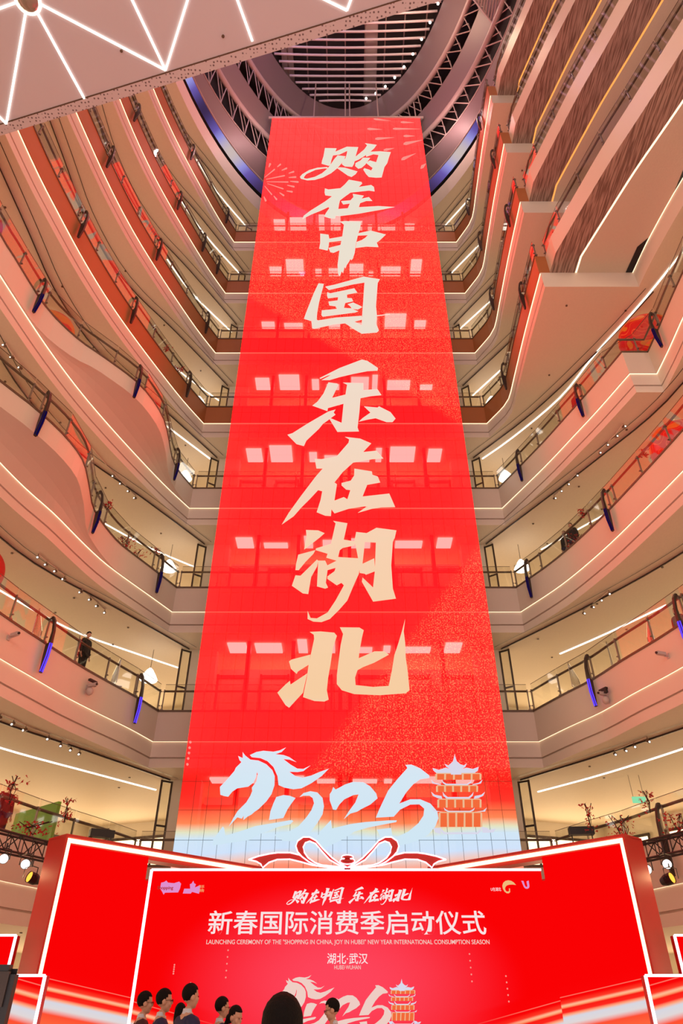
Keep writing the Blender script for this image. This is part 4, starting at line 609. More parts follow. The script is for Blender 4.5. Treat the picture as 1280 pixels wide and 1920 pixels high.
# logos in the upper corners
def blob(pts,mt,name,th=.006,y=-.02): poly_mesh(name,pts,y,mt,sc,thick=th)
def pxs(x,y):  # metres on the screen face
    return ((x-647)*.01242,1.6+18*math.tan(math.radians(36.2)-math.atan((y-960)/1280)))
def logo(P): return [[pxs(290+x/9.846,1640+y/9.846) for x,y in p] for p in P]
blob(logo([[(110,150),(160,140),(200,112),(235,150),(350,160),(440,130),(480,170),(470,260),(445,330),(205,335),(185,372),(160,330),(105,260)]]),M['logopink'],'logo_plate')
blob(logo([[(645,180),(675,165),(700,115),(720,160),(755,180),(740,240),(820,205),(835,230),(832,355),(700,320),(680,352),(535,350),(550,262),(660,262)]]),M['logopink'],'logo_plate')
text('Shopping',-4.21+.03,3.915,.37,M['redpaint'],sc,y=-.035,off_=.02,height=.09)
text('新乐',-3.345,3.95,.13,M['logogold'],sc,height=.065); text('春购',-3.345,3.87,.13,M['logogold'],sc,height=.065)
def logo2(P): return [[pxs(920+x/12.8,1640+y/12.8) for x,y in p] for p in P]
blob(logo2([[(605,250),(560,190),(500,150),(430,138),(360,155),(305,200),(275,270),(280,340),(310,410),(360,450),(410,450),(445,420),(450,335),(425,335),(425,390),(395,410),(350,400),(330,350),(345,300),(385,262),(440,245),(520,240)]]),M['logogold'],'logo_swoosh')
blob(logo2([[(745,150),(800,155),(815,250),(830,290),(860,300),(875,280),(870,165),(925,145),(925,280),(905,325),(860,345),(820,335),(790,300)]]),M['logopink'],'logo_plate')
text('U在湖北',3.50,3.895,.24,M['white'],sc,height=.075)
for gx,gz,n_,h in ((-3.75,2.35,5,.16),(-2.6,2.45,5,.5),(2.75,2.38,5,.5),(3.5,2.0,5,.45),(-3.35,1.95,5,.3)):
    P=[[(gx+.018*math.cos(a),gz-h/2+h*i/4+.018*math.sin(a)) for a in [k*PI/3 for k in range(6)]] for i in range(5)]
    poly_mesh('dot_row',P,-.02,M['pinkfw'],sc,thick=.004)
# ribbon bow on top of the screen
bow=empty('ribbon_bow',(.05,SY-.12,ZT),label='red ribbon bow with glowing white edges on top of the stage screen',cat='bow')
k=.0105/3.368*1.2
def bwp(x,y): return ((x-642)*.0126/3.368,(268-y)*.01115/3.368)
loop=[(640,262),(590,247),(530,213),(480,157),(440,108),(402,92),(375,102),(362,130),(370,165),(395,200),(440,232),(500,255),(440,246),(400,226),(355,192),(328,162),(315,125),(325,90),(360,64),(400,64),(442,88),(487,141),(547,201),(600,240)]
tail=[(20,210),(80,188),(150,172),(200,165),(280,165),(340,180),(400,215),(480,245),(640,262),(540,262),(420,245),(350,225),(280,208),(200,210),(150,228),(112,262),(100,240),(70,222)]
for s in (1,-1):
    for P,nme,dy in ((loop,'ribbon_loop',0),(tail,'ribbon_tail',.03)):
        q=[bwp(*p) for p in P]; q=[(x*s,z) for x,z in q]
        poly_mesh(nme,[q],dy,M['redpaint'],bow,thick=.08)
        t=MB(); t.tube([(x,dy-.09,z) for x,z in q+[q[0]]],.016,6); t.build('glowing_outline',M['glow'],bow)
kn=MB(); kn.ell((0,-.06,.235),(.13,.07,.045)); kn.ell((0,-.06,.155),(.165,.08,.06)); kn.box((0,-.03,.06),(.14,.08,.14)); kn.build('ribbon_knot',M['redpaint'],bow,smooth=True)
t=MB()
for cz,rx,rz in ((.235,.14,.052),(.155,.175,.068)): t.tube([(rx*math.cos(a),-.10,cz+rz*math.sin(a)) for a in [k_*PI/10 for k_ in range(21)]],.012,5)
t.build('glowing_outline',M['glow'],bow)
# wings
def wing(s):
    N_=(s*6.55,17.40); F_=(s*2.4,21.95); L=math.dist(N_,F_); dx,dy=(F_[0]-N_[0])/L,(F_[1]-N_[1])/L
    side='left' if s<0 else 'right'
    wg=empty('stage_wing',(N_[0],N_[1],0),label='red stage wing wall with glowing cream border, %s of the main screen'%side,cat='stage wall')
    ang=math.atan2(dy,dx)
    lx=lambda t,z,o=0:(dx*t+ -dy*o*(-s) ,dy*t+dx*o*(-s),z)   # o>0: behind the face
    def bx(t0,t1,z0,z1,o0,o1,name,mt):
        m=MB(); c=lx((t0+t1)/2,(z0+z1)/2,(o0+o1)/2); m.box(c,(t1-t0,abs(o1-o0),z1-z0),ang); return m.build(name,mt,wg)
    H=4.93; LP=2.36
    def face(t0,t1,z0,z1,o,name,mt):
        m=MB(); m.quad(lx(t0,z0,o),lx(t1,z0,o),lx(t1,z1,o),lx(t0,z1,o)); return m.build(name,mt,wg)
    m=MB(); A=[lx(0,0),lx(LP,0),lx(LP,0,.8),lx(0,0,.8)]
    bx(0.03,LP,0,H-.02,.05,.8,'wing_box',M['redpaint']); bx(LP,LP+.9,0,4.28,.05,.8,'wing_box',M['redpaint']); face(LP,LP+.9,.1,4.24,.035,'screen_face',M['wing'])
    face(.16,LP,.1,H-.16,.035,'screen_face',M['wing'])
    bx(LP,L,H-.22,H-.0,.05,.5,'header_beam',M['redpaint'])
    bx(0,.05,0,H,-.04,.8,'side_cheek',M['redpaint']); bx(0,L,H-.02,H+.04,-.04,.8 ,'top_cheek',M['redpaint'])
    bx(.06,.15,0,H-.04,-.02,.03,'border_light',M['gold']); bx(.06,L,H-.13,H-.04,-.02,.03,'border_light',M['gold'])
wing(-1); wing(1)
# floor lights grazing the cheeks of the wings
for s in (-1,1):
    for (x0,x1,y,zt,where) in ((5.45,9.5,15.0,2.13,'nearest'),(7.1,11,17.3,2.93,'behind')):
        side='left' if s<0 else 'right'
        fs=empty('side_screen',(s*x0,y,0),label='low red %s screen with pink-white edge %s'%(side,'in front of the wing' if where=='nearest' else 'cut by the frame behind the nearer low screen'),cat='screen')
        w_=x1-x0; m=MB(); m.box((s*w_/2,.12,zt/2),(w_,.22,zt)); m.build('screen_box',M['redpaint'],fs)
        m=MB(); m.quad((s*.03,-.006,.05),(s*w_,-.006,.05),(s*w_,-.006,zt-.03),(s*.03,-.006,zt-.03)); m.build('screen_face',M['wing'],fs)
        m=MB(); m.box((s*w_/2,-.02,zt),(w_,.05,.04)); m.box((0,-.02,zt/2),(.045,.05,zt)); m.build('glowing_edge',M['glow'],fs)
st=MB(); st.box((0,15.5,.0),(26,9,.02)); tag(st.build('trim_stage',M['floor']),kind='structure')
# trusses and stage lights
def truss(s):
    P0=Vector((s*9.6,17.7,5.36)); P1=Vector((s*7.6,22.0,5.36)); side='left' if s<0 else 'right'
    d=P1-P0; L=d.length; t=empty('lighting_truss',P0,math.atan2(d.y,d.x),label='black box lighting truss hung below the lowest gallery, %s side'%side,cat='truss')
    h=.42; w_=.34
    for a,b in ((0,0),(w_,0),(0,-h),(w_,-h)):
        m=MB(); m.tube([(0,a-w_/2,b),(L,a-w_/2,b)],.03,6); m.build('chord',M['truss'],t)
    n=int(L/.42)
    for i in range(n):
        x=i*L/n; x2=(i+1)*L/n
        m=MB()
        for y in (-w_/2,w_/2):
            m.tube([(x,y,0),(x2,y,-h)] if i%2 else [(x,y,-h),(x2,y,0)],.016,5); m.tube([(x,y,0),(x,y,-h)],.014,5)
        m.tube([(x,-w_/2,0),(x2,w_/2,0)],.014,5); m.tube([(x,-w_/2,-h),(x2,w_/2,-h)],.014,5)
        m.build('bracing',M['truss'],t)
    for k_ in range(2):
        m=MB(); m.tube([(L*(.2+.5*k_)+.1*math.sin(i*1.3),.18*s,-h-.02-.18*math.sin(i*PI/5)) for i in range(6)],.012,5); m.build('cable',M['black'],t)
truss(-1); truss(1)
def stagelight(loc,aim,lensmat,label,r=.115):
    o=empty('stage_light',loc,label=label,cat='stage light',group=None); d=Vector(aim).normalized(); R=d.to_track_quat('-Y','Z').to_matrix()
    m=MB(); 
    for a,b,r0,r1 in ((-.02,.16,r,r),(.16,.30,r,r*.62)):
        k1=[tuple(R@Vector((r0*math.cos(t),a,r0*math.sin(t)))) for t in [j*PI/8 for j in range(16)]]; k2=[tuple(R@Vector((r1*math.cos(t),b,r1*math.sin(t)))) for t in [j*PI/8 for j in range(16)]]; m.loft(k1,k2,closed=True)
    k=len(m.v); m.v+=k2; m.f.append(tuple(range(k,k+16))); m.m.append(0)
    m.build('lamp_body',M['black'],o)
    m=MB(); k1=[tuple(R@Vector((r*.9*math.cos(t),.0,r*.9*math.sin(t)))) for t in [j*PI/8 for j in range(16)]]; m.v+=k1; m.f.append(tuple(range(16))); m.m.append(0); m.build('lens',lensmat,o)
    m=MB(); m.tube([(-r-.03,0,-.02),(-r-.03,0,.2),(0,0,.24),(r+.03,0,.2),(r+.03,0,-.02)],.014,5); m.tube([(0,0,.22),(0,0,.36)],.02,5); m.build('yoke',M['black'],o)
    if lensmat is M['amber']: bulb('stage_lamp_glow',Vector(loc)+Vector(aim).normalized()*.35,22,(1,.62,.3),.08)
    return o
for s,side in ((-1,'left'),(1,'right')):
    x=1 if s>0 else -1
    LS={-1:[(-8.47,18.75,4.66),(-7.90,18.75,4.54),(-7.72,18.75,4.26)],1:[(7.42,18.75,4.42),(7.95,18.75,4.54),(7.98,18.75,4.24)]}[s]
    stagelight(LS[0],(-s*.35,-.9,-.25),M['lens'],'round white stage light at the outer end of the %s truss'%side if s<0 else 'round white stage light nearest the wing on the right truss')
    stagelight(LS[1],(-s*.3,-.9,-.25),M['lens'],'round white stage light beside the moving lamp on the %s truss'%side)
    stagelight(LS[2],(s*.55,-.75,.2),M['amber'],'drooping black stage lamp with small amber lens, %s truss'%side,r=.13)
# ---------------- roof over the atrium ----------------
RINGS=[(47.4,11.40,19.45),(48.5,11.30,19.05),(49.6,11.04,18.3),(51,10.94,16.9),(53,10.6,16.5),(55,9.75,16.0),(57,9.4,15.6),(60,8.21,15.09)]
def ring(z,a,b,n=96,yc=10): return [(a*math.cos(2*PI*i/n),yc+b*math.sin(2*PI*i/n),z) for i in range(n)]
def annulus(name,r0,r1,mt,kind='structure',mats=None):
    m=MB(); m.loft(ring(*r0),ring(*r1),closed=True); return tag(m.build(name,mt,smooth=True),kind=kind)
rf=tag(empty('ceiling'),kind='structure')
def rp(name,mb,mt,sm=True): return mb.build(name,mt,rf,smooth=sm)
m=MB(); m.loft(ring(47.4,26,36),ring(*RINGS[0]),closed=True); rp('rim_ceiling',m,M['ceil'])
m=MB(); m.loft(ring(*RINGS[0]),ring(*RINGS[1]),closed=True); rp('rim_band',m,M['band'])
m=MB(); m.loft(ring(48.5,11.30,19.05),ring(48.75,11.55,19.3),closed=True); m.loft(ring(48.75,11.55,19.3),ring(48.8,11.25,18.9),closed=True); rp('rim_gap',m,M['black'])
m=MB(); m.loft(ring(48.8,11.25,18.9),ring(*RINGS[2]),closed=True); rp('lit_mesh_band',m,M['bluemesh'])
m=MB(); m.loft(ring(*RINGS[2]),ring(*RINGS[3]),closed=True); rp('mesh_band',m,M['mesh'])
m=MB(); m.loft(ring(*RINGS[4]),ring(*RINGS[5]),closed=True); rp('mesh_band',m,M['mesh'])
m=MB(); m.loft(ring(*RINGS[6]),ring(*RINGS[7]),closed=True); rp('mesh_cone',m,M['mesh'])
for i,r in ((2,.07),(3,.05),(4,.20),(6,.20)):
    m=MB(); q=ring(*RINGS[i]); m.tube(q+[q[0]],r,8); rp('ring_tube',m,M['tube'])
for i,(i0,i1) in enumerate(((3,4),(5,6))):
    A=ring(*RINGS[i0],n=72); B=ring(*RINGS[i1],n=72)
    for k_ in range(72):
        if A[k_][1]<2: continue
        m=MB(); a=Vector(A[k_]); b=Vector(B[(k_+1)%72]); c=Vector(A[(k_+1)%72]); up=Vector((0,0,1.3))
        m.tube([a,b],.04,5); m.tube([b,c+up*.3],.035,5); m.tube([a+up,b+up*.6],.035,5); m.tube([a,a+up],.035,5); rp('truss_web',m,M['tube'],False)
m=MB(); m.loft(ring(50.5,14,21),ring(66,9,17),closed=True); m.v+=ring(66,9,17); k_=len(m.v); m.f.append(tuple(range(k_-96,k_))); m.m.append(0); rp('night_roof',m,M['roofdark'])
# louvre blades of the skylight, each a curved tube, with long bars above
YC,A_,B_=10,8.21,15.09
yy=YC+B_-.5; i=0
while yy>-1:
    t=(yy-YC)/B_; hw=A_*math.sqrt(max(.02,1-t*t))
    pts=[(hw*u,yy-.012*(hw*u)**2*(.5 if yy>15 else .8),60.15+.2*(1-u*u)) for u in [-1+2*j/14 for j in range(15)]]
    pts=[p for p in pts]
    m=MB(); m.tube(pts,.09,6); rp('louvre_blade',m,M['blade'])
    yy-=.42+.012*i; i+=1
for x in (-6,-4.4,-2.9,-1.4,0,1.5,3.0,4.4,6):
    t=math.sqrt(max(0,1-(x/A_)**2)); m=MB(); m.tube([(x,YC+B_*t,60.6),(x,-3,60.6)],.06,5); rp('skylight_bar',m,M['tube'])
for x0 in (1.7,-4.9):
    m=MB(); m.box((x0+.35,11,62.4),(.9,30,.5)); rp('skylight_beam',m,M['tube'],False)
for k_ in range(15):
    a=math.radians(78-k_*5.6); x=A_*.97*math.cos(a); y=YC+B_*.97*math.sin(a)
    sp=MB(); sp.ell((0,0,0),(.10,.10,.10),8,6); o=sp.build('roof_spotlight',M['lens']); o.location=(x,y,60.05); tag(o,'tiny warm spotlight on the right rim of the roof skylight','spotlight',group='spotlights along the skylight rim')
# slatted catwalk between skylight rim and roof rim
cwk=empty('catwalk',(6.6,15.0,57.6),label='slatted pale catwalk crossing the roof rings at the upper right',cat='catwalk')
P0=Vector((0,0,0)); P1=Vector((3.1,2.1,-4.6))
m=MB()
for o_ in ((0,0,0),(0,-1.5,0),(0,0,1.2),(0,-1.5,1.2)): m.tube([P0+Vector(o_),P1+Vector(o_)],.07,5)
m.build('frame',M['tube'],cwk)
for k_ in range(22):
    p=P0.lerp(P1,k_/21); m=MB(); m.box(p+Vector((0,-.75,0)),(.07,1.5,.06)); m.box(p+Vector((0,-1.5,.6)),(.07,.06,1.2)); m.box(p+Vector((0,0,.6)),(.07,.06,1.2)); m.build('slat',M['tube'],cwk)
m=MB(); q=[P0+Vector((0,-1.5,1.2)),P0+Vector((0,0,1.2)),P1+Vector((0,0,1.2)),P1+Vector((0,-1.5,1.2))]; m.quad(*q); m.build('deck',M['mesh'],cwk)
# ---------------- canopy of the bridge overhead ----------------
(ex0,ey0),(ex1,ey1)=CAN['edge']; ex,ey=ex1-ex0,ey1-ey0; L=math.hypot(ex,ey); ex/=L; ey/=L
def cp(t,o,z=20): return (ex0+ex*t+ey*o,ey0+ey*t-ex*o,z)     # o = metres back from the edge, towards the viewer
cn=tag(empty('bridge_slab'),kind='structure')
m=MB(); m.quad(cp(-3,0),cp(14,0),cp(14,.23),cp(-3,.23)); m.quad(cp(-3,0),cp(14,0),cp(14,0,21),cp(-3,0,21)); m.build('perforated_edge',M['perf'],cn)
m=MB(); m.quad(cp(-3,.23),cp(14,.23),cp(14,.26),cp(-3,.26)); m.quad(cp(-3,.23,20),cp(14,.23,20),cp(14,.23,20.03),cp(-3,.23,20.03)); m.build('dark_strip',M['rail'],cn)  # flush dark brown strip between perforated edge and soffit panel
m=MB(); m.quad(cp(-3,.26,20.01),cp(14,.26,20.01),cp(14,12,20.01),cp(-3,12,20.01)); m.quad(cp(-3,0,21),cp(14,0,21),cp(14,12,21),cp(-3,12,21)); m.build('soffit_panel',M['canopy'],cn)
for a,b in CAN['segs']:
    a=Vector(a); b=Vector(b); d=(b-a)
    if abs(a.y-5.6)<.02: a=a-d*1.6
    m=MB(); mid=(a+b)/2; L_=(b-a).length; m.box((mid.x,mid.y,19.995),(L_,.045,.03),math.atan2(d.y,d.x)); m.build('light_line',M['lamp'],cn)
dl=empty('round_downlight',(-7.15,5.6,19.98),label='round chrome downlight where the light lines meet under the bridge',cat='downlight')
m=MB(); m.tube([(.27*math.cos(a),.27*math.sin(a),0) for a in [j*PI/12 for j in range(25)]],.03,6); m.build('glowing_ring',M['lamp'],dl)
m=MB(); m.ell((0,0,0),(.25,.25,.05)); m.build('dish',M['chrome'],dl,smooth=True)
for x,y in ((-5.3,6.6),(-2.85,6.3)):
    m=MB(); m.tube([(x,y,19.99),(x,y,19.95)],.035,10); tag(m.build('sprinkler',M['rail']),'small dark sprinkler head in the pale bridge soffit','sprinkler',group='sprinklers under the bridge')
# ---------------- lanterns ----------------
def lantern(loc,r,label,rz=0,mt='lantern'):
    o=empty('festive_lantern',loc,rz,label=label,cat='lantern'); m=MB(); m.ell((0,0,0),(r,r*.8,r*.95),28,16); m.build('lantern_body',M[mt],o,smooth=True)
    m=MB(); m.tube([(r*.8*math.cos(a)*.45,r*.8*math.sin(a)*.4,r*.86) for a in [j*PI/8 for j in range(17)]],.05,6); m.tube([(r*.45*math.cos(a),r*.4*math.sin(a),-r*.86) for a in [j*PI/8 for j in range(17)]],.05,6); m.tube([(0,0,r*.9),(0,0,r*.95+.35)],.03,6); m.build('gold_ring',M['logogold'],o)
lantern((12.65,18.7,24.15),1.25,'big red lantern with gold cloud pattern at the stepped corner of the fourth gallery, right')
lantern((12.5,18.9,18.3),1.25,'big red lantern with gold cloud pattern behind the right railing below the stepped corner')
lantern((-12.1,18.1,23.9),1.05,'dark red patterned lantern seen behind the wavy railing, upper left')
lantern((-13.0,13.6,24.2),.75,'plain red lantern cut by the left frame edge, high up',mt='redsilk')
lantern((-12.0,18.75,12.95),1.05,'plain red lantern cut by the left frame edge, halfway up',mt='redsilk')
# ---------------- track spotlights, pendant lamps, cctv ----------------
def tracklight(x,y,z,grp):
    o=empty('track_spotlight',(x,y,z),random.uniform(-.4,.4),label='small dark adjustable spotlight on the gallery ceiling, %s'%grp,cat='spotlight',group=grp)
    m=MB(); m.tube([(0,0,0),(0,0,-.10)],.012,5); m.build('stem',M['rail'],o)
    m=MB(); m.tube([(0,.05,-.12),(0,-.07,-.19)],.055,10); m.build('lamp_head',M['rail'],o)
    m=MB(); m.ell((0,-.075,-.193),(.035,.02,.035),8,5); m.build('lens',M['lamp'],o)
TL={('L',19.9):[(-11.51,15.29),(-11.45,15.81),(-11.35,16.28),(-9.73,22.26),(-9.55,22.77),(-9.37,23.29),(-9.2,23.77)],('R',19.9):[(10.71,19.24),(10.6,19.79),(10.42,20.31),(10.26,20.78),(9.73,22.23),(9.52,22.81),(9.35,23.29),(9.17,23.79)],
('L',14.4):[(-10.61,19.93),(-10.49,20.41),(-10.32,20.86),(-10.19,21.4),(-9.88,22.36),(-9.71,22.93),(-9.59,23.44),(-9.46,23.98)],('R',14.4):[(9.91,22.49),(9.77,22.99),(9.57,23.52),(9.39,24.04)],
('L',8.9):[(-10.43,20.3),(-10.22,20.8),(-10.06,21.36),(-9.63,22.22),(-9.47,22.93),(-9.29,23.39),(-9.13,23.83)],('R',8.9):[(9.28,23.87),(9.5,23.45),(9.66,23.02),(9.91,22.48)]}
for (s,z),L_ in TL.items():
    g='spotlights under the %s gallery, %s side'%({19.9:'fourth',14.4:'third',8.9:'second'}[z],'left' if s=='L' else 'right')
    for x,y in L_: tracklight(x,y,z,g)
    for i,wh in ((0,'farther from'),(3 if (s,z)==('L',19.9) else 4,'nearer')):
        q=L_[i:i+4]
        if len(q)>1:
            m=MB(); m.tube([(a,b,z-.02) for a,b in q],.02,4); tag(m.build('light_track',M['ceil']),'short pale ceiling track under the %s gallery, %s side, %s the screen'%({19.9:'fourth',14.4:'third',8.9:'second'}[z],'left' if s=='L' else 'right',wh),'track')
def pendant(x,y,z,label,r=.38):
    o=empty('pendant_lamp',(x,y,z),label=label,cat='lamp'); m=MB()
    pr=[(.05,.45),(.18,.36),(.40,.12),(.55,-.08),(.5,-.12)]
    for (a,b),(c,d) in zip(pr,pr[1:]): m.loft([(a*r*1.8*math.cos(t),a*r*1.8*math.sin(t),b) for t in [j*PI/10 for j in range(20)]],[(c*r*1.8*math.cos(t),c*r*1.8*math.sin(t),d) for t in [j*PI/10 for j in range(20)]],closed=True)
    m.build('shade',M['lens'],o,smooth=True); m=MB(); m.tube([(0,0,.4),(0,0,1.3)],.012,5); m.build('cord',M['dark'],o)
for n,s in ((3,-1),(4,-1),(5,-1),(6,-1),(4,1),(5,1),(6,1),(7,1),(7,-1)):
    pendant(s*8.35,27.6,TZ[n+1]-3.45,'bright white dome lamp by the %s rear corner of the %s gallery'%('left' if s<0 else 'right',ords[n]))
def cctv(x,y,z,rz,label,big):
    o=empty('security_camera',(x,y,z),rz,label=label,cat='camera')
    m=MB(); m.box((0,0,0),(.10,.05,.16)); m.tube([(0,0,0),(0,-.16,-.03)],.018,6); m.build('bracket',M['camwhite'],o)
    m=MB(); m.box((0,-.26,.05),(.10,.32,.10)); m.build('housing',M['camwhite'],o); m=MB(); m.tube([(0,-.42,.05),(0,-.45,.05)],.04,10); m.build('lens',M['black'],o)
    if big:
        m=MB(); m.ell((0,-.18,-.16),(.12,.12,.14),12,8); m.build('dome',M['camwhite'],o,smooth=True)
        m=MB(); m.box((.02,-.2,.2),(.34,.10,.07)); m.box((.12,-.2,.12),(.10,.10,.14)); m.build('lamp_arm',M['black'],o)
cctv(-9.93,18.45,10.5,math.radians(60),'white bullet security camera on the second gallery front, left',False)
cctv(-8.75,22.15,10.45,math.radians(65),'dark multi-head security camera on the second gallery front, left',True)
cctv(8.9,22.3,10.2,math.radians(-65),'dark multi-head security camera beside the blue fin, right',True)
cctv(9.85,19.4,10.35,math.radians(-70),'tiny pink security camera on the second gallery front, right',False)
# ---------------- red blossoms and silver barriers ----------------
def blossom(x,y,z,w_,h,label,n=55,grp=None):
    o=empty('red_blossom_spray',(x,y,z),label=label,cat='decoration',group=grp); m=MB(); t=MB()
    for i in range(n):
        p=Vector((random.gauss(0,w_/3),random.gauss(0,.06),random.uniform(0,h))); r=random.uniform(.03,.07)
        for k_ in range(3):
            a=random.uniform(0,6.28); b=random.uniform(-1,1); d=Vector((math.cos(a),math.sin(a)*.5,b))*r; e=Vector((-math.sin(a),b,.6))*r*.6
            m.quad(p-e*.5,p+d-e*.5,p+d+e*.5,p+e*.5)
    for i in range(max(3,n//12)):
        t.tube([(0,0,0),(random.uniform(-w_,w_)*.25,0,h*.5),(random.uniform(-w_,w_)*.5,0,h)],.012,4)
    tag(m.build('petals',M['petal'],o),kind='stuff'); tag(t.build('twigs',M['twig'],o),kind='stuff')
BL=[(-9.15,19.7,6.15,.35,.75,'red blossom spray tied to the lowest left handrail beside the walker in wine red'),(-8.3,21.7,6.1,.3,.7,'red blossom spray tied to the lowest left handrail above the stage wing'),
(-8.8,20.9,5.62,1.0,.35,'low red blossom bed behind the lowest left railing'),(7.45,22.35,6.0,.3,.8,'red blossom spray tied to the lowest right handrail nearest the red screen'),(8.75,20.9,6.2,.3,.6,'red blossom spray tied to the lowest right handrail near the frame edge'),
(8.25,22.0,5.62,.9,.75,'dense red blossom bush behind the lowest right railing'),(9.3,20.6,5.62,.7,.5,'thin red blossom bush behind the lowest right railing near the frame edge'),
(-9.15,21.2,17.3,.25,.35,'small red blossom knot on the left handrail of the third gallery'),(-8.85,22.9,16.55,.6,.6,'red blossom bush behind the left railing of the third gallery'),(-8.5,23.6,16.55,.5,.4,'low red blossom row behind the left railing of the third gallery'),(-8.05,24.5,17.3,.25,.3,'small red blossom knot by the rear left fin of the third gallery'),
(9.3,21.7,17.25,.25,.35,'small red blossom knot on the right handrail of the third gallery'),(9.35,22.9,16.55,.6,.7,'red blossom bush behind the right railing beside two dark heads'),(10.5,18.1,17.2,.25,.4,'red blossom knot on the right handrail in front of the patterned lantern'),
(-8.85,22.5,27.9,.25,.35,'red blossom knot on the orange left gallery railing, fifth level'),(-8.4,23.5,27.55,.6,.35,'low red blossom row behind the orange left fascia, fifth level')]
for b in BL: blossom(*b,n=70 if b[3]>.5 else 36)
def barrier(x,y,z,rz,label):
    o=empty('crowd_barrier',(x,y,z),rz,label=label,cat='barrier',group='silver crowd barriers on the second gallery'); m=MB(); w_=1.9
    m.tube([(-w_/2,0,.12),(-w_/2,0,.95),(-w_/2+.12,0,1.08),(w_/2-.12,0,1.08),(w_/2,0,.95),(w_/2,0,.12)],.02,6); m.tube([(-w_/2,0,.2),(w_/2,0,.2)],.018,6); m.build('frame',M['chrome'],o)
    for i in range(1,12):
        m=MB(); m.tube([(-w_/2+w_*i/12,0,.2),(-w_/2+w_*i/12,0,1.07)],.009,4); m.build('bar',M['chrome'],o)
    m=MB()
    for s in (-1,1): m.box((s*w_*.35,0,.1),(.05,.5,.03)); m.tube([(s*w_*.35,0,.1),(s*w_*.35,0,.2)],.015,5)
    m.build('foot',M['chrome'],o)
for x,y,a in ((-8.6,24.2,-65),(-9.5,22.4,-68),(-10.1,20.4,-72),(8.7,24.6,62),(9.5,22.8,66),(10.2,20.9,70)):
    barrier(x,y,11.01,math.radians(a),'silver crowd barrier behind the second gallery railing')
for (x,y,w_,s) in ((-9.9,23.4,2.6,'left'),):
    m=MB(); m.box((x,y,6.3),(w_,.1,1.2),math.radians(-40)); tag(m.build('green_hoarding',M['green']),'lime green hoarding behind the lowest left railing','board')
ex_=empty('exit_sign',(11.0,27.0,8.0),label='small hanging green exit sign in the lowest right gallery',cat='sign'); m=MB(); m.box((0,0,0),(.5,.05,.22)); m.build('sign_box',emit('exit_green',(150,235,180),.9),ex_)
m=MB(); m.tube([(-.2,0,.1),(-.2,0,.95)],.01,4); m.tube([(.2,0,.1),(.2,0,.95)],.01,4); m.build('rods',M['post'],ex_)
# stage loudspeaker-like lamp stands on the lowest gallery rail
for x,y,l in ((-7.75,23.6,'black floodlight perched behind the lowest left railing'),(7.4,23.2,'black floodlight perched behind the lowest right railing')):
    o=empty('floodlight',(x,y,5.62),.3 if x<0 else -.3,label=l,cat='floodlight'); m=MB(); m.box((0,0,.55),(.75,.3,.22),.2); m.build('lamp_body',M['black'],o); m=MB(); m.tube([(-.3,0,0),(-.3,0,.5)],.02,5); m.tube([(.3,0,0),(.3,0,.5)],.02,5); m.build('legs',M['black'],o)
# ---------------- people ----------------
def skin_chain(verts,edges,rad,name):
    me=bpy.data.meshes.new(name); me.from_pydata(verts,edges,[]); o=bpy.data.objects.new(name,me); C.objects.link(o)
    sk=o.modifiers.new('s','SKIN'); 
    for v,r in zip(me.skin_vertices[0].data,rad): v.radius=(r[0],r[1]) if isinstance(r,tuple) else (r,r)
    me.skin_vertices[0].data[0].use_root=True
    sb=o.modifiers.new('u','SUBSURF'); sb.levels=1; sb.render_levels=1
    dg=bpy.context.evaluated_depsgraph_get(); m2=bpy.data.meshes.new_from_object(o.evaluated_get(dg)); bpy.data.objects.remove(o); return m2
def head_mb(k=1):
    m=MB(); m.ell((0,.012,.03),(.076,.095,.095),18,12); m.ell((0,-.022,-.045),(.058,.062,.07),16,10); m.ell((0,-.045,-.085),(.032,.032,.028),10,8)
    m.ell((0,-.090,-.018),(.012,.020,.020),8,6); m.ell((0,-.082,-.055),(.024,.010,.010),8,6); m.ell((0,-.070,.022),(.052,.018,.012),10,6)
    for s in (-1,1): m.ell((s*.076,.01,-.01),(.010,.022,.032),8,6); m.ell((s*.040,-.055,-.03),(.026,.025,.028),8,6)
    return m
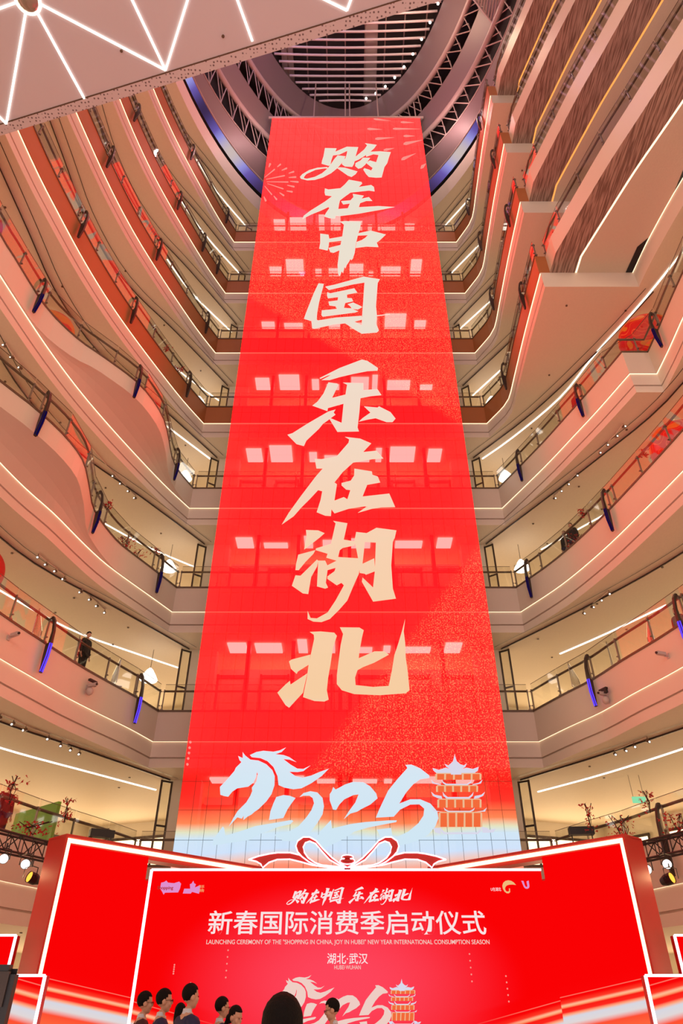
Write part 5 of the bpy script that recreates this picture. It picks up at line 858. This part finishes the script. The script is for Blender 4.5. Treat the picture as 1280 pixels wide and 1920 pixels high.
def person(loc,rz,h,label,top,legs,hair='short',glasses=False,arms=None,lean=0,collar=True,tilt=0,detail=True,cat='person'):
    k=h/1.75; root=empty('person',loc,rz,label=label,cat=cat)
    HZ=1.60
    def arm(s):
        if arms and arms.get(s): return arms[s]
        return [(s*.19,0,1.40),(s*.235,.02,1.12),(s*.24,-.05,.87),(s*.235,-.08,.79)]
    V=[(0,0,.95),(0,.0,1.12),(0,.0,1.30),(0,.01,1.42),(0,.01,1.50),(0,-.005,1.56)]; Rr=[(.15,.11),(.135,.10),(.16,.11),(.10,.075),(.052,.052),(.05,.05)]; E=[(0,1),(1,2),(2,3),(3,4),(4,5)]
    for s in (-1,1):
        A=arm(s); i=len(V); V+=A; Rr+=[.062,.048,.036,.030]; E+=[(3,i),(i,i+1),(i+1,i+2),(i+2,i+3)]
        i=len(V); V+=[(s*.095,0,.88),(s*.10,-.01,.48),(s*.10,.02,.09),(s*.11,-.10,.045)]; Rr+=[.088,.058,.042,.036]; E+=[(0,i),(i,i+1),(i+1,i+2),(i+2,i+3)]
    bm_=skin_chain(V,E,Rr,'body')
    # join head and hands, then fuse everything into one continuous surface
    hd=head_mb(); Rt=Matrix.Rotation(tilt,3,'X')
    nb=bmesh.new(); nb.from_mesh(bm_)
    def addmb(mb,T):
        vs=[nb.verts.new(T(Vector(v))) for v in mb.v]
        for f in mb.f:
            try: nb.faces.new([vs[j] for j in f])
            except Exception: pass
    addmb(hd,lambda v:Rt@v+Vector((0,-.015,1.645)))
    for s in (-1,1):
        A=[Vector(p) for p in arm(s)]; w_=A[-1]; d=(A[-1]-A[-2]).normalized(); side=d.cross(Vector((0,1,0)));
        if side.length<.1: side=Vector((1,0,0))
        side.normalize(); hm=MB(); q=d.to_track_quat('Z','Y').to_matrix()
        hm.ell(w_+d*.045,(.040,.016,.050),10,8,R=q)
        ax=q@Vector((1,0,0)); nn=q@Vector((0,-1,0))
        for f,(o_,l_) in enumerate(((-.028,.055),(-.010,.068),(.010,.064),(.027,.050))):
            b=w_+d*.08+ax*o_; hm.tube([b,b+d*l_*.5+nn*.006,b+d*l_+nn*.022],.0085,6,rad=[.0092,.0085,.007])
        b=w_+d*.03+ax*.036*(1 if s<0 else -1); hm.tube([b,b+ax*.018*(1 if s<0 else -1)+d*.03,b+ax*.018*(1 if s<0 else -1)+d*.055+nn*.01],.010,6)
        addmb(hm,lambda v:v)
    me=bpy.data.meshes.new('body'); nb.to_mesh(me); nb.free(); me.materials.append(M['skin']); o=bpy.data.objects.new('body',me); C.objects.link(o)
    if detail:
        rm=o.modifiers.new('r','REMESH'); rm.mode='VOXEL'; rm.voxel_size=.0085
        dg=bpy.context.evaluated_depsgraph_get(); m2=bpy.data.meshes.new_from_object(o.evaluated_get(dg)); o.modifiers.clear(); o.data=m2
        m2.polygons.foreach_set('use_smooth',[True]*len(m2.polygons))
    bpy.data.meshes.remove(me) if detail else None
    o.parent=root; o.scale=(k,k,k)
    if not o.data.materials: o.data.materials.append(M['skin'])
    # clothing
    V=[(0,0,.80 if top is not M['coatred'] else .45),(0,0,.95),(0,.0,1.12),(0,.0,1.30),(0,.012,1.425)]; Rr=[(.19,.14),(.185,.135),(.165,.125),(.185,.13),(.09,.08)]; E=[(0,1),(1,2),(2,3),(3,4)]
    for s in (-1,1):
        A=arm(s); i=len(V); V+=A[:3]; Rr+=[.085,.064,.050]; E+=[(4,i),(i,i+1),(i+1,i+2)]
    jm=skin_chain(V,E,Rr,'jacket'); jm.materials.append(top); jm.polygons.foreach_set('use_smooth',[True]*len(jm.polygons)); j=bpy.data.objects.new('jacket',jm); C.objects.link(j); j.parent=root; j.scale=(k,k,k)
    V=[(0,0,.93)]; Rr=[(.175,.125)]; E=[]
    for s in (-1,1):
        i=len(V); V+=[(s*.095,0,.84),(s*.10,-.01,.48),(s*.10,.02,.10)]; Rr+=[.105,.078,.062]; E+=[(0,i),(i,i+1),(i+1,i+2)]
    tm=skin_chain(V,E,Rr,'trousers'); tm.materials.append(legs); tm.polygons.foreach_set('use_smooth',[True]*len(tm.polygons)); t=bpy.data.objects.new('trousers',tm); C.objects.link(t); t.parent=root; t.scale=(k,k,k)
    for s in (-1,1):
        m=MB(); m.ell((s*.11*k,-.07*k,.05*k),(.05*k,.13*k,.05*k),12,8); m.build('shoe',M['black'],root,smooth=True)
    if collar:
        m=MB(); m.loft([(.068*k*math.cos(a),(.005+.064*math.sin(a))*k,1.455*k+(.03*k if math.sin(a)>0 else 0)) for a in [q*PI/8 for q in range(16)]],[(.060*k*math.cos(a),(.0+.058*math.sin(a))*k,1.515*k+(.02*k if math.sin(a)>0 else -.02*k)) for a in [q*PI/8 for q in range(16)]],closed=True)
        c=m.build('shirt_collar',M['shirt'],root)
    # hair: a shell over the skull that leaves the face free
    hb=MB(); hb.ell((0,.014,.038),(.0805,.1005,.098),28,18)
    keepf=[]; 
    for f in hb.f:
        c=sum((Vector(hb.v[j]) for j in f),Vector())/4
        face=(c.y<-.035 and c.z<.078) or (c.y<.035 and c.z<.012 and hair=='short') or (c.z<-.052 and hair=='short') or (c.y<-.01 and c.z<.04)
        if not face: keepf.append(f)
    hb.f=keepf; hb.m=[0]*len(keepf)
    random.seed(int(abs(loc[0]*100)))
    hb.v=[tuple(Vector(v)*(1+random.uniform(-.012,.012))) for v in hb.v]
    if hair=='long':
        hb.ell((0,.075,-.06),(.085,.045,.16),14,10); hb.ell((-.07,.03,-.05),(.022,.05,.12),8,8); hb.ell((.07,.03,-.05),(.022,.05,.12),8,8)
    if hair=='tied':
        hb.ell((0,.09,-.03),(.06,.05,.06),12,8); hb.tube([(0,.11,-.05),(0,.13,-.12),(0,.12,-.22)],.03,8,rad=[.035,.03,.012])
    ho=hb.build('hair',M['hair'],root,smooth=True); ho.location=(0,-.015*k,1.645*k); ho.rotation_euler=(tilt,0,0); ho.scale=(k,k,k)
    so=ho.modifiers.new('sol','SOLIDIFY'); so.thickness=.010; so.offset=-1
    for s in (-1,1):
        m=MB(); m.ell((0,0,0),(.011,.006,.006),8,6); e=m.build('eye',M['black'],root); e.location=Rt@Vector((s*.030,-.083,.003))*k+Vector((0,-.015,1.645))*k; e.scale=(k,k,k)
    if glasses:
        m=MB()
        for s in (-1,1):
            m.tube([(s*.032+.022*math.cos(a),-.100,.002+.016*math.sin(a)) for a in [q*PI/6 for q in range(13)]],.0022,4); m.tube([(s*.054,-.098,.006),(s*.080,-.03,.008),(s*.080,.02,.004)],.0022,4)
        m.tube([(-.01,-.102,.004),(.01,-.102,.004)],.0022,4)
        g_=m.build('glasses',M['black'],root); g_.location=(0,-.015*k,1.645*k); g_.rotation_euler=(tilt,0,0); g_.scale=(k,k,k)
    return root
R_=math.radians
# guests in front of the stage (forward = -Y; rz turns them)
person((-2.70,11.3,0),R_(112),1.80,'man in dark maroon jacket and glasses, leftmost of the guests before the stage',M['suitmaroon'],M['suit'],glasses=True)
person((-2.36,10.9,0),R_(108),1.82,'man in dark suit and thin glasses, second guest from the left before the stage',M['suit'],M['suit'],glasses=True)
person((-2.40,12.3,0),R_(-150),1.68,'long-haired woman in dark clothes turned away between two suited men',M['suitmaroon'],M['suit'],hair='long',collar=False)
person((-1.93,10.4,0),R_(128),1.86,'tallest man in navy suit seen from behind, centre of the left group',M['suit'],M['suit'])
person((-1.70,11.6,0),R_(118),1.745,'man in navy suit and glasses beside the smiling woman',M['suit'],M['suit'],glasses=True)
person((-1.38,10.6,0),R_(62),1.64,'woman with tied black hair and pale blouse, rightmost of the left group',M['shirt'],M['suit'],hair='tied',tilt=R_(12))
person((-.16,11.2,0),R_(-98),1.72,'man in bright blue suit and glasses looking left before the horse emblem',M['suitblue'],M['suitblue'],glasses=True,tilt=R_(12))
person((-.225,3.05,0),R_(180),1.63,'black silhouette of a spectator seen from behind, bottom centre',M['coatblack'],M['coatblack'],collar=False)
# on the galleries
person((-9.3,22.6,11.0),R_(70),1.72,'person in a black coat walking behind the second gallery railing, left',M['coatblack'],M['coatblack'],collar=False,tilt=R_(15))
person((11.15,20.6,11.0),R_(-60),1.62,'long-haired person in dark red at the second gallery railing, far right',M['coatred'],M['suit'],hair='long',collar=False)
person((9.35,24.1,16.5),R_(-60),1.70,'dark-haired person at the third gallery railing, nearer the red screen, right',M['coatblack'],M['suit'],collar=False)
person((9.5,23.6,16.5),R_(-60),1.76,'dark-haired person beside the blossom bush on the third gallery, right',M['coatblack'],M['suit'],collar=False)
person((10.0,21.1,22.0),R_(-70),1.5,'person in dark red leaning behind the fourth gallery railing, right',M['coatred'],M['suit'],collar=False)
person((-10.4,22.2,5.6),R_(60),1.72,'walker in a wine red coat behind the lowest left railing',M['coatred'],M['suit'],collar=False)
# spectator at the left edge holding up a phone
person((-.78,1.05,0),R_(180),1.68,'spectator just outside the left edge holding up a black phone',M['coatblack'],M['coatblack'],collar=False,arms={-1:[(-.19,0,1.40),(-.33,-.10,1.20),(-.36,-.10,1.42),(-.365,-.07,1.50)]})
ph=empty('phone',(-.404,.92,1.565),label='black phone held up at the lower left edge of the view',cat='phone')
bm=bmesh.new(); bmesh.ops.create_cube(bm,size=1); bmesh.ops.scale(bm,vec=(.076,.010,.155),verts=bm.verts); bmesh.ops.bevel(bm,geom=[e for e in bm.edges if abs((e.verts[0].co-e.verts[1].co).y)>.005],offset=.009,segments=4,affect='EDGES')
me=bpy.data.meshes.new('phone_body'); bm.to_mesh(me); bm.free(); me.materials.append(M['black']); o=bpy.data.objects.new('phone_body',me); C.objects.link(o); o.parent=ph
m=MB(); m.box((0,.0055,0),(.070,.001,.148)); m.build('screen',M['black'],ph); m=MB(); m.box((.018,-.006,.055),(.028,.003,.032)); m.build('camera_bump',M['dark'],ph)
